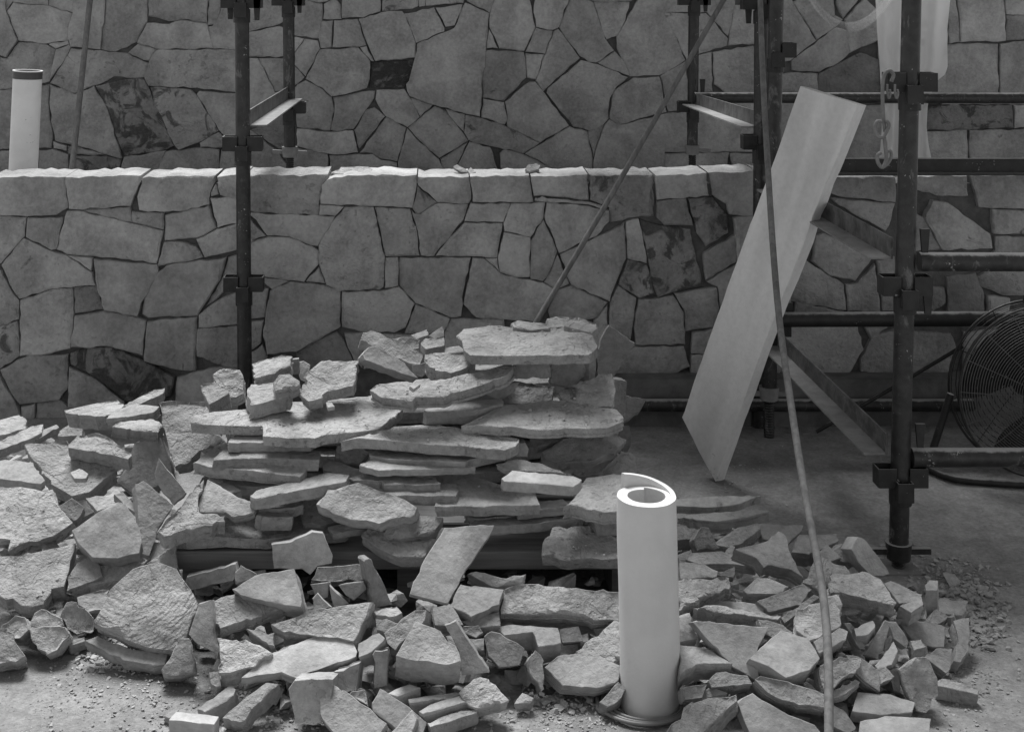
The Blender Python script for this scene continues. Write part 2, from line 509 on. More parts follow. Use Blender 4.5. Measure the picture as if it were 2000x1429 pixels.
BACK = """
-20,-15 15,-15 12,22 20,45 35,78 12,112 -20,100
15,-15 92,-15 95,11 55,9 25,4 12,22
95,-15 147,-15 143,26 120,20 95,11
12,22 26,4 55,9 95,11 142,27 134,50 133,80 90,86 36,80 28,60
147,-15 207,-15 204,30 196,97 165,94 138,92 133,75 134,50 142,27
207,-15 290,-15 287,43 280,55 268,82 225,102 196,97 204,30
290,-15 408,-15 405,45 355,38 330,42 290,32
287,45 330,47 355,38 404,45 417,96 306,96 268,84 280,60
408,-15 440,-15 425,50 405,50
440,-15 484,-15 484,98 417,96 406,52 425,50
12,115 36,82 90,87 108,97 103,120 97,160 55,168 0,176 -20,176 -20,110 | .95 .25 .7
92,86 133,79 135,87 108,96
108,97 135,87 138,93 122,125 97,157 103,120
138,94 196,98 250,104 280,120 290,124 281,152 265,154 222,150 195,165 145,183 97,163 122,125 | 1 .35 .4
270,85 306,97 292,119 280,118 250,103
307,97 417,97 484,99 484,182 455,180 385,172 291,168 282,150 292,120 | 1 .1 .8
-20,177 20,174 97,164 95,210 103,270 100,290 20,292 -20,295
97,165 145,184 183,168 210,215 235,300 237,310 208,302 150,284 108,275 103,250 96,200
186,168 222,159 250,155 282,154 290,170 310,215 340,285 325,292 242,306 235,290 210,215 | .8 .75 .9
293,170 372,175 383,185 427,256 390,278 350,293 342,285 325,250 305,210 | .95 .55 .7
388,178 484,184 484,270 440,268 427,254 383,185
427,258 440,270 484,285 484,292 392,288 390,279
-20,297 20,294 75,293 75,350 -20,350
75,294 103,291 133,302 135,350 75,350 | .85 .3 .5
148,305 208,304 236,311 230,350 148,350 | .7 .6 .7
242,307 325,294 308,335 312,350 232,350
308,296 350,294 392,289 428,292 428,330 420,350 313,350 309,335
432,293 485,293 500,350 424,350
104,276 131,285 130,295 105,290
131,285 152,286 207,303 132,302
484,-15 535,-15 565,35 545,48 486,62 484,60 | 1 .1 .8
486,62 545,51 565,55 565,112 486,112 486,90 | 1 0 .8
485,113 504,114 520,145 537,180 565,178 530,200 486,220 485,215
505,114 565,115 565,178 537,179 522,146
565,-15 590,-2 630,7 630,38 622,76 575,70 565,60
578,72 594,76 575,103 566,112 565,75
594,76 621,80 625,96 597,150 575,127 575,104
566,112 574,128 595,151 580,165 566,172
595,-15 655,-15 640,3 625,6 595,-2
632,8 652,-4 666,10 667,38 631,38
668,-15 742,-15 743,23 710,35 668,36 | .9 .1 .5
745,-15 815,-15 818,12 805,18 746,22 | .9 .35 .5
818,-15 831,-15 831,12 819,14
832,-15 908,-15 905,7 832,12
624,40 651,40 648,93 626,95 622,76
652,40 699,37 716,89 690,92 649,93
700,37 745,24 785,22 792,30 812,83 813,113 770,117 733,120 716,82
789,27 848,14 868,55 868,62 813,85 793,35
850,15 904,8 888,50 870,53
908,5 957,26 953,55 948,130 942,150 940,195 937,228 848,205 800,188 793,165 808,145 812,115 814,86 868,63 887,55
625,97 700,93 723,120 722,155 717,172 690,180 648,189 630,172 597,155 600,146 | 1 .05 .6
703,93 716,90 731,121 724,119
724,122 735,121 811,115 810,145 793,165 790,172 722,172 | .42 .95 1
580,165 597,157 630,174 648,190 653,215 645,256 580,249 567,180
650,190 706,179 733,178 731,192 715,215 690,253 655,258 646,254 653,215
735,176 790,174 800,190 820,229 796,249 752,227 733,195
801,191 846,204 821,229
731,210 752,228 701,292 691,255 715,215
754,228 794,250 776,316 745,311 727,300 702,299
849,207 868,215 905,260 915,275 858,309 812,268 797,250 821,230
870,213 908,223 906,258 885,235
909,224 938,230 943,231 985,245 1055,279 1023,300 995,292 957,286 915,274 906,258 | .95 .4 .6
580,252 645,258 690,255 699,298 650,302 620,298 580,285
486,255 565,215 566,285 545,292 535,285 | .75 .3 .6
486,253 535,290 566,330 486,350 482,300
580,288 640,300 642,350 566,350 566,290 | .75 .1 .4
643,303 697,301 728,301 745,313 775,318 780,350 645,350
795,251 812,270 857,311 877,350 780,350 777,316
860,310 915,277 893,322 870,350
917,277 957,287 980,350 880,350 895,320
908,-15 973,-15 957,26 945,18 912,3
973,-15 1033,-15 1040,25 1046,54 1024,100 975,95 956,53 957,27
955,57 973,95 951,95
950,98 1023,102 1027,130 1028,152 995,185 985,198 942,192 942,140 | .78 .2 .5
1047,54 1080,60 1065,106 1026,102 | .85 .25 .6
1026,104 1064,107 1046,156 1029,153 1027,130
1045,-15 1116,-15 1090,55 1080,59 1047,53 1042,25
1081,61 1090,56 1133,114 1068,173 1060,181 1046,158 1065,106
1118,-15 1160,5 1170,35 1182,75 1200,99 1165,123 1150,122 1132,110 1091,53
1160,4 1230,4 1222,40 1205,71 1185,78 1170,35
1255,-15 1288,-15 1340,118 1322,130 1288,148 1230,150 1217,120 1205,95 1204,72 1222,42
1166,123 1201,100 1217,117 1230,149 1195,137
1135,118 1155,123 1195,137 1227,151 1197,178 1190,200 1189,232 1180,243 1152,257 1120,248 1068,182 1070,173
943,193 985,200 992,235 985,244 940,230
986,199 1035,160 1046,160 1112,246 1055,279 990,248 991,225
1197,179 1238,152 1288,150 1302,219 1210,244 1190,232
1290,149 1341,120 1347,212 1305,219
1025,300 1112,247 1148,257 1158,310 1156,350 1085,332
1148,257 1180,244 1159,308 | .8 .2 .5
1181,244 1190,233 1210,245 1302,221 1350,218 1350,298 1272,299 1290,320 1300,350 1157,350 1161,305
1272,301 1425,298 1420,350 1300,350 1290,320
1425,300 1502,300 1502,350 1437,350
985,291 1022,301 1085,332 1088,350 982,350 976,300
1116,-15 1250,-15 1232,3 1160,4
1290,-12 1400,-15 1390,25 1297,26
1298,27 1379,26 1422,75 1421,89 1362,108 1343,118 1310,55
1381,25 1400,-10 1438,-10 1430,50 1423,72
1424,75 1435,10 1502,8 1503,84 1422,90
1362,109 1391,101 1393,180 1350,180 1345,121
1392,102 1503,84 1503,180 1420,185 1395,165
1348,213 1502,185 1502,298 1350,298
1503,-15 1545,-15 1550,5 1566,32 1595,80 1545,119 1505,127 1503,82
1550,4 1590,-12 1630,-8 1632,30 1648,38 1632,54 1596,80 1567,33
1634,-15 1690,-15 1648,37 1634,10
1650,39 1690,-5 1715,20 1714,80 1660,104 1655,59
1546,119 1632,54 1655,60 1660,102 1640,121 1600,141 1560,140 1547,137
1600,143 1640,122 1680,103 1718,117 1722,182 1598,182 1598,150 | .55 .4 .6
1504,146 1560,141 1598,144 1598,182 1504,182
1845,-15 1868,-15 1873,82 1853,86 1850,40
1870,-15 1962,-15 1965,80 1875,83
1965,-15 2020,-15 2020,28 1966,29
1966,30 2020,29 2020,75 1990,79 1966,80
1850,87 1875,85 1952,86 1952,205 1840,205 1842,130
1955,86 2020,77 2020,205 1953,205
1800,206 1835,206 1975,205 1978,250 1880,253 1800,256 | .6 .6 .7
1980,206 2020,206 2020,250 1980,251
1800,257 1890,253 1893,350 1800,350
1893,254 2020,252 2020,350 1894,350
1682,205 1800,205 1800,350 1652,350 1640,290
1504,184 1680,184 1640,290 1650,350 1504,350
1715,-15 1850,-15 1850,80 1840,200 1723,200 1716,80
"""
FRONT = """
-20,346 126,345 133,406 110,420 53,423 0,420 -20,419 | 1 .02 .3 cap
127,345 274,343 276,353 261,386 255,403 150,409 135,408 | 1.02 0 .3 cap
278,346 420,343 420,355 411,376 409,400 350,413 291,414 272,410 268,384 | .95 .12 .4 cap
424,345 479,338 481,338 481,400 479,392 430,381 425,365 | 1.05 .1 .5 cap
411,378 420,360 427,380 412,385
-20,422 0,421 51,424 48,462 2,515 -20,520
53,425 123,424 110,487 100,489 50,463
130,412 150,411 258,436 319,451 305,516 250,508 130,498 109,488
154,410 254,404 258,435 200,424
256,413 320,416 319,449 258,435 | .75 .3 .5
321,421 350,415 408,401 423,446 385,466 320,472
411,387 455,385 478,395 478,432 425,445
383,467 423,447 479,430 495,470 461,488 400,503 | 1 .05 .5
320,473 357,473 383,482 398,503 365,512 308,520
2,518 46,465 100,490 130,498 180,532 188,557 100,564 38,584 18,555 | .98 .35 .7
132,499 181,504 178,528
183,505 307,517 310,540 276,592 269,618 205,605 190,558
143,561 188,558 201,605 145,613 | .7 .5 .7
309,531 325,518 443,502 430,548 386,617 290,622 277,614 281,580
445,503 478,490 475,530 423,587 400,600 430,549
-20,525 2,528 18,563 37,588 36,625 0,638 -20,640 | .9 .3 .6
-20,642 33,628 39,695 0,721 -20,722 | .85 .5 .7
39,586 100,565 142,562 144,613 138,680 100,690 40,695
146,616 203,607 269,620 285,627 279,695 215,676 165,678 140,677
287,628 385,619 382,724 345,722 281,704 281,690
388,615 425,587 479,565 479,632 388,640
386,642 479,634 479,721 440,718 384,696 | .85 .2 .6
0,722 55,693 134,691 132,760 115,782 38,790 20,765
137,689 165,679 215,677 281,705 340,737 335,772 300,792 245,783 190,740 138,712 | .5 .75 .8
135,716 190,742 243,783 245,800 133,796
345,737 384,726 430,716 479,722 479,830 335,830
-20,726 0,735 35,795 50,830 -20,850
40,795 68,789 62,850 40,850
69,790 116,783 133,797 245,802 240,860 63,860
481,342 640,341 636,364 628,368 622,421 500,415 481,408 | .9 .3 .8 cap
628,362 640,350 680,342 814,342 814,365 806,407 740,403 626,398 | 1.05 0 .25 cap
816,345 916,345 921,388 916,398 855,396 816,362 | 1 .05 .3 cap
918,345 1034,343 1043,396 923,395 | 1 0 .3 cap
815,363 855,396 815,423 805,407 | .65 .3 .5
481,416 624,421 655,423 621,481 608,480 565,463 522,461 500,430
480,420 520,462 481,472 | .9 .3 .6
625,400 672,404 655,422 623,420
481,474 523,463 565,464 609,481 623,490 622,517 594,551 560,548 481,535
673,404 730,404 740,455 752,500 749,560 742,565 660,569 637,556 624,518 622,480 655,425 | .95 .3 .8
731,405 801,409 815,455 820,499 753,501 745,465 | .85 .1 .8
803,410 815,424 855,397 915,399 905,431 848,500 822,498 815,450
919,397 997,398 983,434 907,432
908,434 982,436 972,500 975,503 850,500 880,462
753,503 778,502 778,558 751,563 | 1 .05 .5
780,503 920,504 905,570 901,618 880,621 811,593 780,559
923,504 945,505 978,533 1012,543 1060,552 1085,566 1065,600 1052,627 985,623 930,620 905,595
947,505 972,504 976,531
623,521 635,555 596,551
502,540 566,550 532,566 515,552
527,568 567,550 636,558 665,570 665,638 660,642 580,686 522,690 514,655 518,620
481,560 525,564 518,620 481,625
481,627 515,626 510,670 481,692
481,696 512,672 522,691 522,730 481,730
667,570 742,568 779,560 810,593 792,640 770,650 700,648 667,640
811,594 879,622 865,650 790,652 794,640
577,690 600,670 657,649 672,665 690,705 660,735 590,735 | .6 .25 .5
672,652 710,649 708,720 691,704 675,665
880,623 985,624 985,690 870,690 868,650
711,653 865,653 865,720 710,720
1037,344 1148,339 1150,391 1043,383 | 1 0 .3 cap
1152,342 1276,342 1279,423 1240,426 1192,435 1190,406 1152,391 | .72 .45 .7 cap
1281,342 1380,338 1384,382 1283,391 | .95 .05 .3 cap
1384,337 1478,335 1478,425 1425,420 1420,400 1392,382 | .95 .1 .3 cap
998,398 1066,395 1062,425 1036,463 985,451 983,437
1068,395 1150,402 1190,411 1190,432 1165,461 1092,495 1063,423
1045,386 1150,394 1188,408 1150,400 1068,393
984,453 1036,464 1035,541 1010,542 976,531 972,500
1062,427 1089,492 1075,530 1060,550 1036,545 1037,470
1094,497 1165,462 1215,441 1221,433 1224,506 1200,560 1191,589 1115,556
1089,498 1113,556 1085,566 1062,552 1075,530
1223,433 1248,428 1262,490 1264,516 1226,506
1250,428 1295,441 1350,448 1360,500 1375,560 1315,571 1285,582 1270,540 1263,490 | .68 .75 .7
1283,393 1340,387 1353,440 1297,440 1282,425 | .75 .3 .6
1343,387 1392,384 1420,420 1422,455 1378,481 1360,455 | .7 .7 .6
1226,508 1264,518 1280,574 1250,583 1208,556 | .75 .6 .6
1374,496 1440,456 1440,512 1379,548
1208,558 1244,582 1236,640 1231,668 1188,650 1192,590
1247,585 1282,583 1316,577 1336,610 1338,672 1241,673 1238,640
1317,573 1400,561 1405,600 1395,640 1338,648 1337,607
1116,558 1188,591 1165,622 1080,645 1070,610 1088,568
1241,676 1335,675 1348,715 1300,735 1170,737 1190,700 1215,690
1352,650 1400,641 1402,690 1350,690
1350,693 1400,691 1400,735 1348,735
1160,626 1188,597 1187,651 1230,670 1170,720 1160,690
1380,550 1440,515 1435,600 1406,600 1401,560
1628,345 1750,346 1750,396 1640,385 1618,376 | .75 .4 .5 cap
1790,345 1890,343 1892,383 1830,383 1790,371 | .95 0 .3 cap
1896,343 2020,341 2020,410 1912,405 | .95 0 .3 cap
1622,387 1750,398 1738,440 1730,452 1640,402
1820,391 1850,395 1935,457 1940,486 1840,488 1805,425
1938,408 2020,412 2020,459 1941,457
1594,461 1610,456 1705,504 1672,550 1620,540 1586,512
1560,500 1582,514 1648,555 1653,606 1540,588
1652,556 1675,552 1710,516 1720,610 1656,608
1555,590 1650,608 1650,628 1550,628 | .8 .1 .4
1530,638 1675,637 1687,682 1658,731 1560,738 1520,738 | .95 .05 .4
1680,702 1708,652 1750,645 1858,651 1870,682 1850,735 1740,738 1682,726 | .9 .1 .5
1910,541 1932,526 2020,522 2020,576 1960,578 1915,560 | .9 .2 .6
1930,578 1975,583 1970,625 1930,625
1815,560 1846,562 1848,592 1820,612 | .7 .2 .5
1788,415 1806,425 1842,489 1788,492
1690,640 1735,640 1702,664
1850,541 1908,533 1925,580 1925,630 1853,630 | .6 .1 .5
1405,655 1525,650 1525,742 1405,742
1432,426 1600,402 1565,498 1442,516
1442,522 1558,506 1540,640 1408,645
1714,510 1750,502 1750,608 1724,608
1885,650 2020,640 2020,742 1882,742
1946,462 2020,464 2020,517 1925,520 1945,490
1479,336 1625,345 1600,398 1479,422 | .9 0 .3 cap
"""

def build_wall(name, label, data, d, thick, x0, x1, z0, z1, base):
    root = tag(empty(name, (0.0, d, z0)), label, 'wall', kind='thing')
    bm = bmesh.new()
    add_box(bm, (x0, d + 0.022, z0), (x1, d + thick, z1))
    bm_obj('mortar_core', bm, M_MORTAR, root)
    for i, ln in enumerate(l for l in data.strip().splitlines()):
        ps, _, ex = ln.partition('|')
        ex = ex.split()
        rnd = random.Random(i * 7 + 1)
        tone = float(ex[0]) if ex else rnd.uniform(0.84, 1.1)
        stain = float(ex[1]) if ex else rnd.choice((0, 0, 0.1, 0.22))
        rel = float(ex[2]) if ex else rnd.uniform(0.15, 0.6)
        cap = 'cap' in ex
        wall_stone(root, parse(ps), d, i + int(d * 100), tone * rnd.uniform(0.95, 1.05), stain, rel,
                   thick=CAP_T if cap else 0.07, cap=cap, base=base)
    return root

def zof(py, d): return H - (py - HY) * d / F
build_wall('retaining_wall', 'tall fitted rubble stone wall at the back, rising out of the picture', BACK, D_BACK, 0.4,
           -2.4, 3.1, 0.3, 1.62, 0.345)
build_wall('low_stone_wall', 'waist high fitted stone wall with bright coping behind the stone heap', FRONT, D_FRONT, CAP_T,
           -1.7, 2.2, -0.05, 0.80, 0.335)
# the tall wall goes on above the traced part with courses of the same stone
root = [o for o in bpy.data.objects if o.name == 'retaining_wall'][0]
rnd = random.Random(11)
bm = bmesh.new()
add_box(bm, (-3.4, D_BACK + 0.022, 1.62), (4.2, D_BACK + 0.4, 2.35))
bm_obj('mortar_core', bm, M_MORTAR, root)
y = -18.0
for row in range(3):
    x = -80.0 + row * 37
    while x < 2080:
        wd = rnd.uniform(80, 150)
        wall_stone(root, [(x, y), (x + wd, y + rnd.uniform(-4, 4)), (x + wd + rnd.uniform(-8, 8), y - 96), (x + rnd.uniform(-8, 8), y - 96)][::-1],
                   D_BACK, int(x + row * 999), rnd.uniform(.9, 1.08), rnd.choice((0, 0, .2)), 0.35, thick=0.07, base=0.345)
        x += wd + 1
    y -= 98
# ------------------------------------------------------------------ loose stones
def stone_mesh(poly2, th, relief, seed, spacing, rough_edge=1.0):
    """solid stone: outline in plane coordinates (counter-clockwise), thickness below it"""
    rnd = random.Random(seed)
    sv = Vector((seed * 1.37 % 50, seed * 2.11 % 50, 0))
    pts = []
    n = len(poly2)
    amp = 0.0016 * rough_edge
    for i in range(n):
        a, b = Vector(poly2[i]), Vector(poly2[(i + 1) % n])
        L = (b - a).length
        nr = Vector((-(b - a).y, (b - a).x))
        if nr.length > 0: nr.normalize()
        # a few straight fracture facets per side, some with a small chip
        brk = [0.0]
        while True:
            s = brk[-1] + rnd.uniform(0.9, 3.6) * spacing / max(L, 1e-6)
            if s > 1 - 0.6 * spacing / max(L, 1e-6): break
            brk.append(s)
        off = [0.0] + [rnd.gauss(0, amp * 1.1) if rnd.random() > 0.14 else rnd.choice((-1, 1)) * amp * rnd.uniform(2, 3.5) for _ in brk[1:]]
        for s, o_ in zip(brk, off):
            q = a + (b - a) * s + nr * o_
            pts.append((q.x, q.y))
    if poly_area(pts) < 0: pts.reverse()
    c = min(0.0010, th * 0.08)
    outer = pts
    top = inset(pts, c)
    if poly_area(top) <= 0: top = pts
    xs = [p[0] for p in top]; ys = [p[1] for p in top]
    inner = []
    y = min(ys) + spacing * 0.5
    row = 0
    while y < max(ys):
        x = min(xs) + spacing * (0.5 if row % 2 else 0.2)
        while x < max(xs):
            q = (x + rnd.uniform(-.25, .25) * spacing, y + rnd.uniform(-.25, .25) * spacing)
            inside = False
            m = len(top)
            near = False
            for i in range(m):
                (x1, y1), (x2, y2) = top[i - 1], top[i]
                if (y1 > q[1]) != (y2 > q[1]) and q[0] < (x2 - x1) * (q[1] - y1) / (y2 - y1) + x1:
                    inside = not inside
                if abs(x1 - q[0]) + abs(y1 - q[1]) < spacing * 0.6: near = True
            if inside and not near: inner.append(q)
            x += spacing
        y += spacing * 0.9
        row += 1
    m = len(top)
    vs = [Vector(p) for p in top] + [Vector(p) for p in inner]
    res = delaunay_2d_cdt(vs, [], [list(range(m))], 1, 1e-6)
    ov, _, of, orig = res[0], res[1], res[2], res[3]
    bm = bmesh.new()
    def hgt(x, y):
        v = Vector((x, y, 0)) + sv
        h = 0.0045 * noise.noise(v * 6) * (0.2 + relief)
        if relief > 0.05:
            q = noise.noise(v * 9 + Vector((0, 0, 4))) * 3.2 + noise.noise(v * 28) * 0.5
            fl = math.floor(q); fr = q - fl
            h += relief * 0.0042 * (fl + min(1.0, max(0.0, (fr - 0.6) / 0.4)))
            h += relief * 0.0020 * noise.noise(v * 75)
        return h
    bv = []
    for q, src in zip(ov, orig):
        rimv = any(i < m for i in src)
        bv.append(bm.verts.new((q.x, q.y, hgt(q.x, q.y) * (0.3 if rimv else 1.0))))
    for f in of:
        try: bm.faces.new([bv[i] for i in f])
        except ValueError: pass
    # top faces look up
    bm.normal_update()
    for f in bm.faces:
        if f.normal.z < 0: f.normal_flip()
    # sides: extrude the rim down ring by ring
    def rim():
        return [e for e in bm.edges if e.is_boundary]
    prof = [(c, 0.0)]
    q = c
    ledge = 0.0
    while True:                                  # split layers of uneven depth, stepping in and out
        q += rnd.uniform(0.10, 0.34) * th
        if q > th * 0.93: break
        if relief > 0.15 and rnd.random() < 0.5:
            prof.append((q, ledge))
            ledge = rnd.uniform(-0.0035, 0.002) * (0.4 + relief)
            prof.append((q + 0.0006, ledge))
        else:
            prof.append((q, ledge))
    prof += [(th - c, ledge), (th, ledge - c)]
    if th < 0.014: prof = [(c, 0.0), (th, -c)]
    cur = rim()
    base = {}
    # outward direction of each rim vertex
    for e in cur:
        for v in e.verts: base.setdefault(v, Vector((0, 0, 0)))
        f = e.link_faces[0]
        mid = (e.verts[0].co + e.verts[1].co) / 2
        d = e.verts[1].co - e.verts[0].co
        nn = Vector((d.y, -d.x, 0))
        if nn.length > 0: nn.normalize()
        if nn.dot(mid - f.calc_center_median()) < 0: nn = -nn
        for v in e.verts: base[v] += nn
    out = {}
    for v, nn in base.items():
        nn = nn.copy(); nn.z = 0
        if nn.length > 1e-6: nn.normalize()
        out[v] = (nn, v.co.copy())
    skew = Vector((rnd.uniform(-.25, .25), rnd.uniform(-.25, .25), 0))
    for dep, off in prof:
        r = bmesh.ops.extrude_edge_only(bm, edges=cur)
        nv = [g for g in r['geom'] if isinstance(g, bmesh.types.BMVert)]
        ne = [g for g in r['geom'] if isinstance(g, bmesh.types.BMEdge)]
        # match the new verts with their source by the connecting edge
        newout = {}
        for v in nv:
            src = None
            for e in v.link_edges:
                o = e.other_vert(v)
                if o in out: src = o; break
            if src is None: continue
            nn, o0 = out[src]
            k = dep / th
            j = noise.noise(Vector((o0.x * 30, o0.y * 30, k * 3.0)) + sv) * 0.0035 + noise.noise(Vector((o0.x * 90, o0.y * 90, k * 7)) + sv) * 0.0018
            j *= 0.75 * min(1.0, th / 0.03)
            v.co = o0 + nn * (c + off + j * (0.4 if dep == c else 1.0)) + Vector((0, 0, -dep)) + skew * (dep * 0.6)
            newout[v] = (nn, o0)
        out = newout
        cur = ne
    try:
        bmesh.ops.edgeloop_fill(bm, edges=cur)
    except Exception:
        pass
    bmesh.ops.triangulate(bm, faces=[f for f in bm.faces if len(f.verts) > 4])
    bm.normal_update()
    for f in bm.faces: f.smooth = f.normal.z > 0.6
    return bm

NSTONE = [0]
def stone(name, label, cat, poly_px, d, elv, yaw, th, tone=1.0, relief=0.5, stain=0.0, group=None, spacing=None, base=0.305):
    """outline traced as the eye sees it, laid on a plane at its own distance (d at the lowest corner) and tilt"""
    NSTONE[0] += 1
    seed = NSTONE[0] * 13 + 5
    e, y = math.radians(elv), math.radians(yaw)
    nrm = Vector((math.sin(y) * math.cos(e), -math.cos(y) * math.cos(e), math.sin(e)))
    low = max(poly_px, key=lambda p: p[1])
    A = P(low[0], low[1], d)
    cam0 = Vector((0, 0, H))
    k = (A - cam0).dot(nrm)
    W = []
    for (x, yy) in poly_px:
        r = Vector(((x - CX) / F, 1.0, -(yy - HY) / F))
        W.append(cam0 + r * (k / r.dot(nrm)))
    u = Vector((1, 0, 0)); u = (u - nrm * u.dot(nrm)).normalized()
    v = nrm.cross(u)
    C = sum(W, Vector()) / len(W)
    p2 = [((q - C).dot(u), (q - C).dot(v)) for q in W]
    if poly_area(p2) < 0: p2.reverse()
    size = math.sqrt(abs(poly_area(p2)))
    if spacing is None:
        spacing = max(0.007, min(0.014, size * 0.07))
    bm = stone_mesh(p2, th, relief, seed, spacing, 0.4 + 0.8 * relief)
    keep = [f.smooth for f in bm.faces]
    # to world orientation, origin at the middle of the stone's underside
    org = C - nrm * th
    for q in bm.verts:
        w = C + u * q.co.x + v * q.co.y + nrm * q.co.z
        q.co = w - org
    o = bm_obj(name, bm, M_STONE, None, org)
    o.data.set_sharp_from_angle(angle=math.radians(26))
    rr_ = random.Random(seed)
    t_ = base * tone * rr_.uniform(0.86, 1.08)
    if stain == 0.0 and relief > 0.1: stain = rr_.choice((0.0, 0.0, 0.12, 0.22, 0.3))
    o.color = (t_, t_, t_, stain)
    o['relief'] = relief
    tag(o, label, cat, group, kind='thing')
    PLANES.setdefault(label, (C, u, v, nrm, p2))
    return o

PLANES = {}

HEAP = [(-20, 1295), (60, 1285), (150, 1268), (250, 1298), (330, 1328), (430, 1412), (600, 1428), (900, 1432), (1000, 1388), (1200, 1386),
        (1330, 1436), (1650, 1440), (1750, 1405), (1830, 1392), (1850, 1345), (1900, 1320), (1920, 1250), (2000, 1200)]
def heap_h(px, py):
    """height of the rubble under a stone seen at this place"""
    yb = HEAP[-1][1]
    for (x0, y0), (x1, y1) in zip(HEAP, HEAP[1:]):
        if x0 <= px <= x1:
            yb = y0 + (y1 - y0) * (px - x0) / (x1 - x0)
            break
    h = max(0.0, min(0.14, (yb - py) * 0.0005))
    if px > 1290:
        h = min(h, 0.10)
        if py < 1090: h = min(h, 0.02 + 0.08 * max(0.0, (py - 960) / 130))
        if px > 1760: h *= max(0.0, (1900 - px) / 140)
    return h

def stones(text, settle=False):
    for ln in text.strip().splitlines():
        if not ln.strip() or ln.startswith('#'): continue
        nm, label, par, pl = [q.strip() for q in ln.split('|')]
        v = par.split()
        nums = [float(q) for q in v[:6]] + [0.0] * 3
        stain = float(v[6]) if len(v) > 6 else 0.0
        cat = {'slab': 'stone slab', 'block': 'stone block', 'boulder': 'boulder', 'shard': 'stone shard', 'chip': 'stone chip', 'tile': 'stone tile'}[nm]
        full = {'slab': 'stone_slab', 'block': 'stone_block', 'boulder': 'boulder', 'shard': 'stone_shard', 'chip': 'stone_chip', 'tile': 'stone_tile'}[nm]
        grp = None
        if label in GROUPS: label, grp = GROUPS[label]
        if settle:
            low = max(parse(pl), key=lambda p: p[1])
            zt = heap_h(*low) + nums[3] * math.sin(math.radians(nums[1])) * 0.85
            nums[0] = (H - zt) * F / (low[1] - HY)
        stone(full, label, cat, parse(pl), nums[0], nums[1], nums[2], nums[3], nums[4], nums[5], stain, grp)
GROUPS = {
 'g_left': ('small broken stone piece wedged among the slabs left of the pallet', 'small pieces left of the pallet'),
 'g_front': ('small broken stone piece wedged in the rubble just below the pallet edge', 'small pieces below the pallet'),
 'g_right': ('small broken stone piece wedged in the rubble heap right of the foam roll', 'small pieces right of the foam roll'),
 'g_top': ('small broken stone piece lying on top of the slab stack', 'small pieces on the stack'),
 'g_core': ('shadowed slab buried deep inside the slab stack', 'slabs buried in the stack'),
}
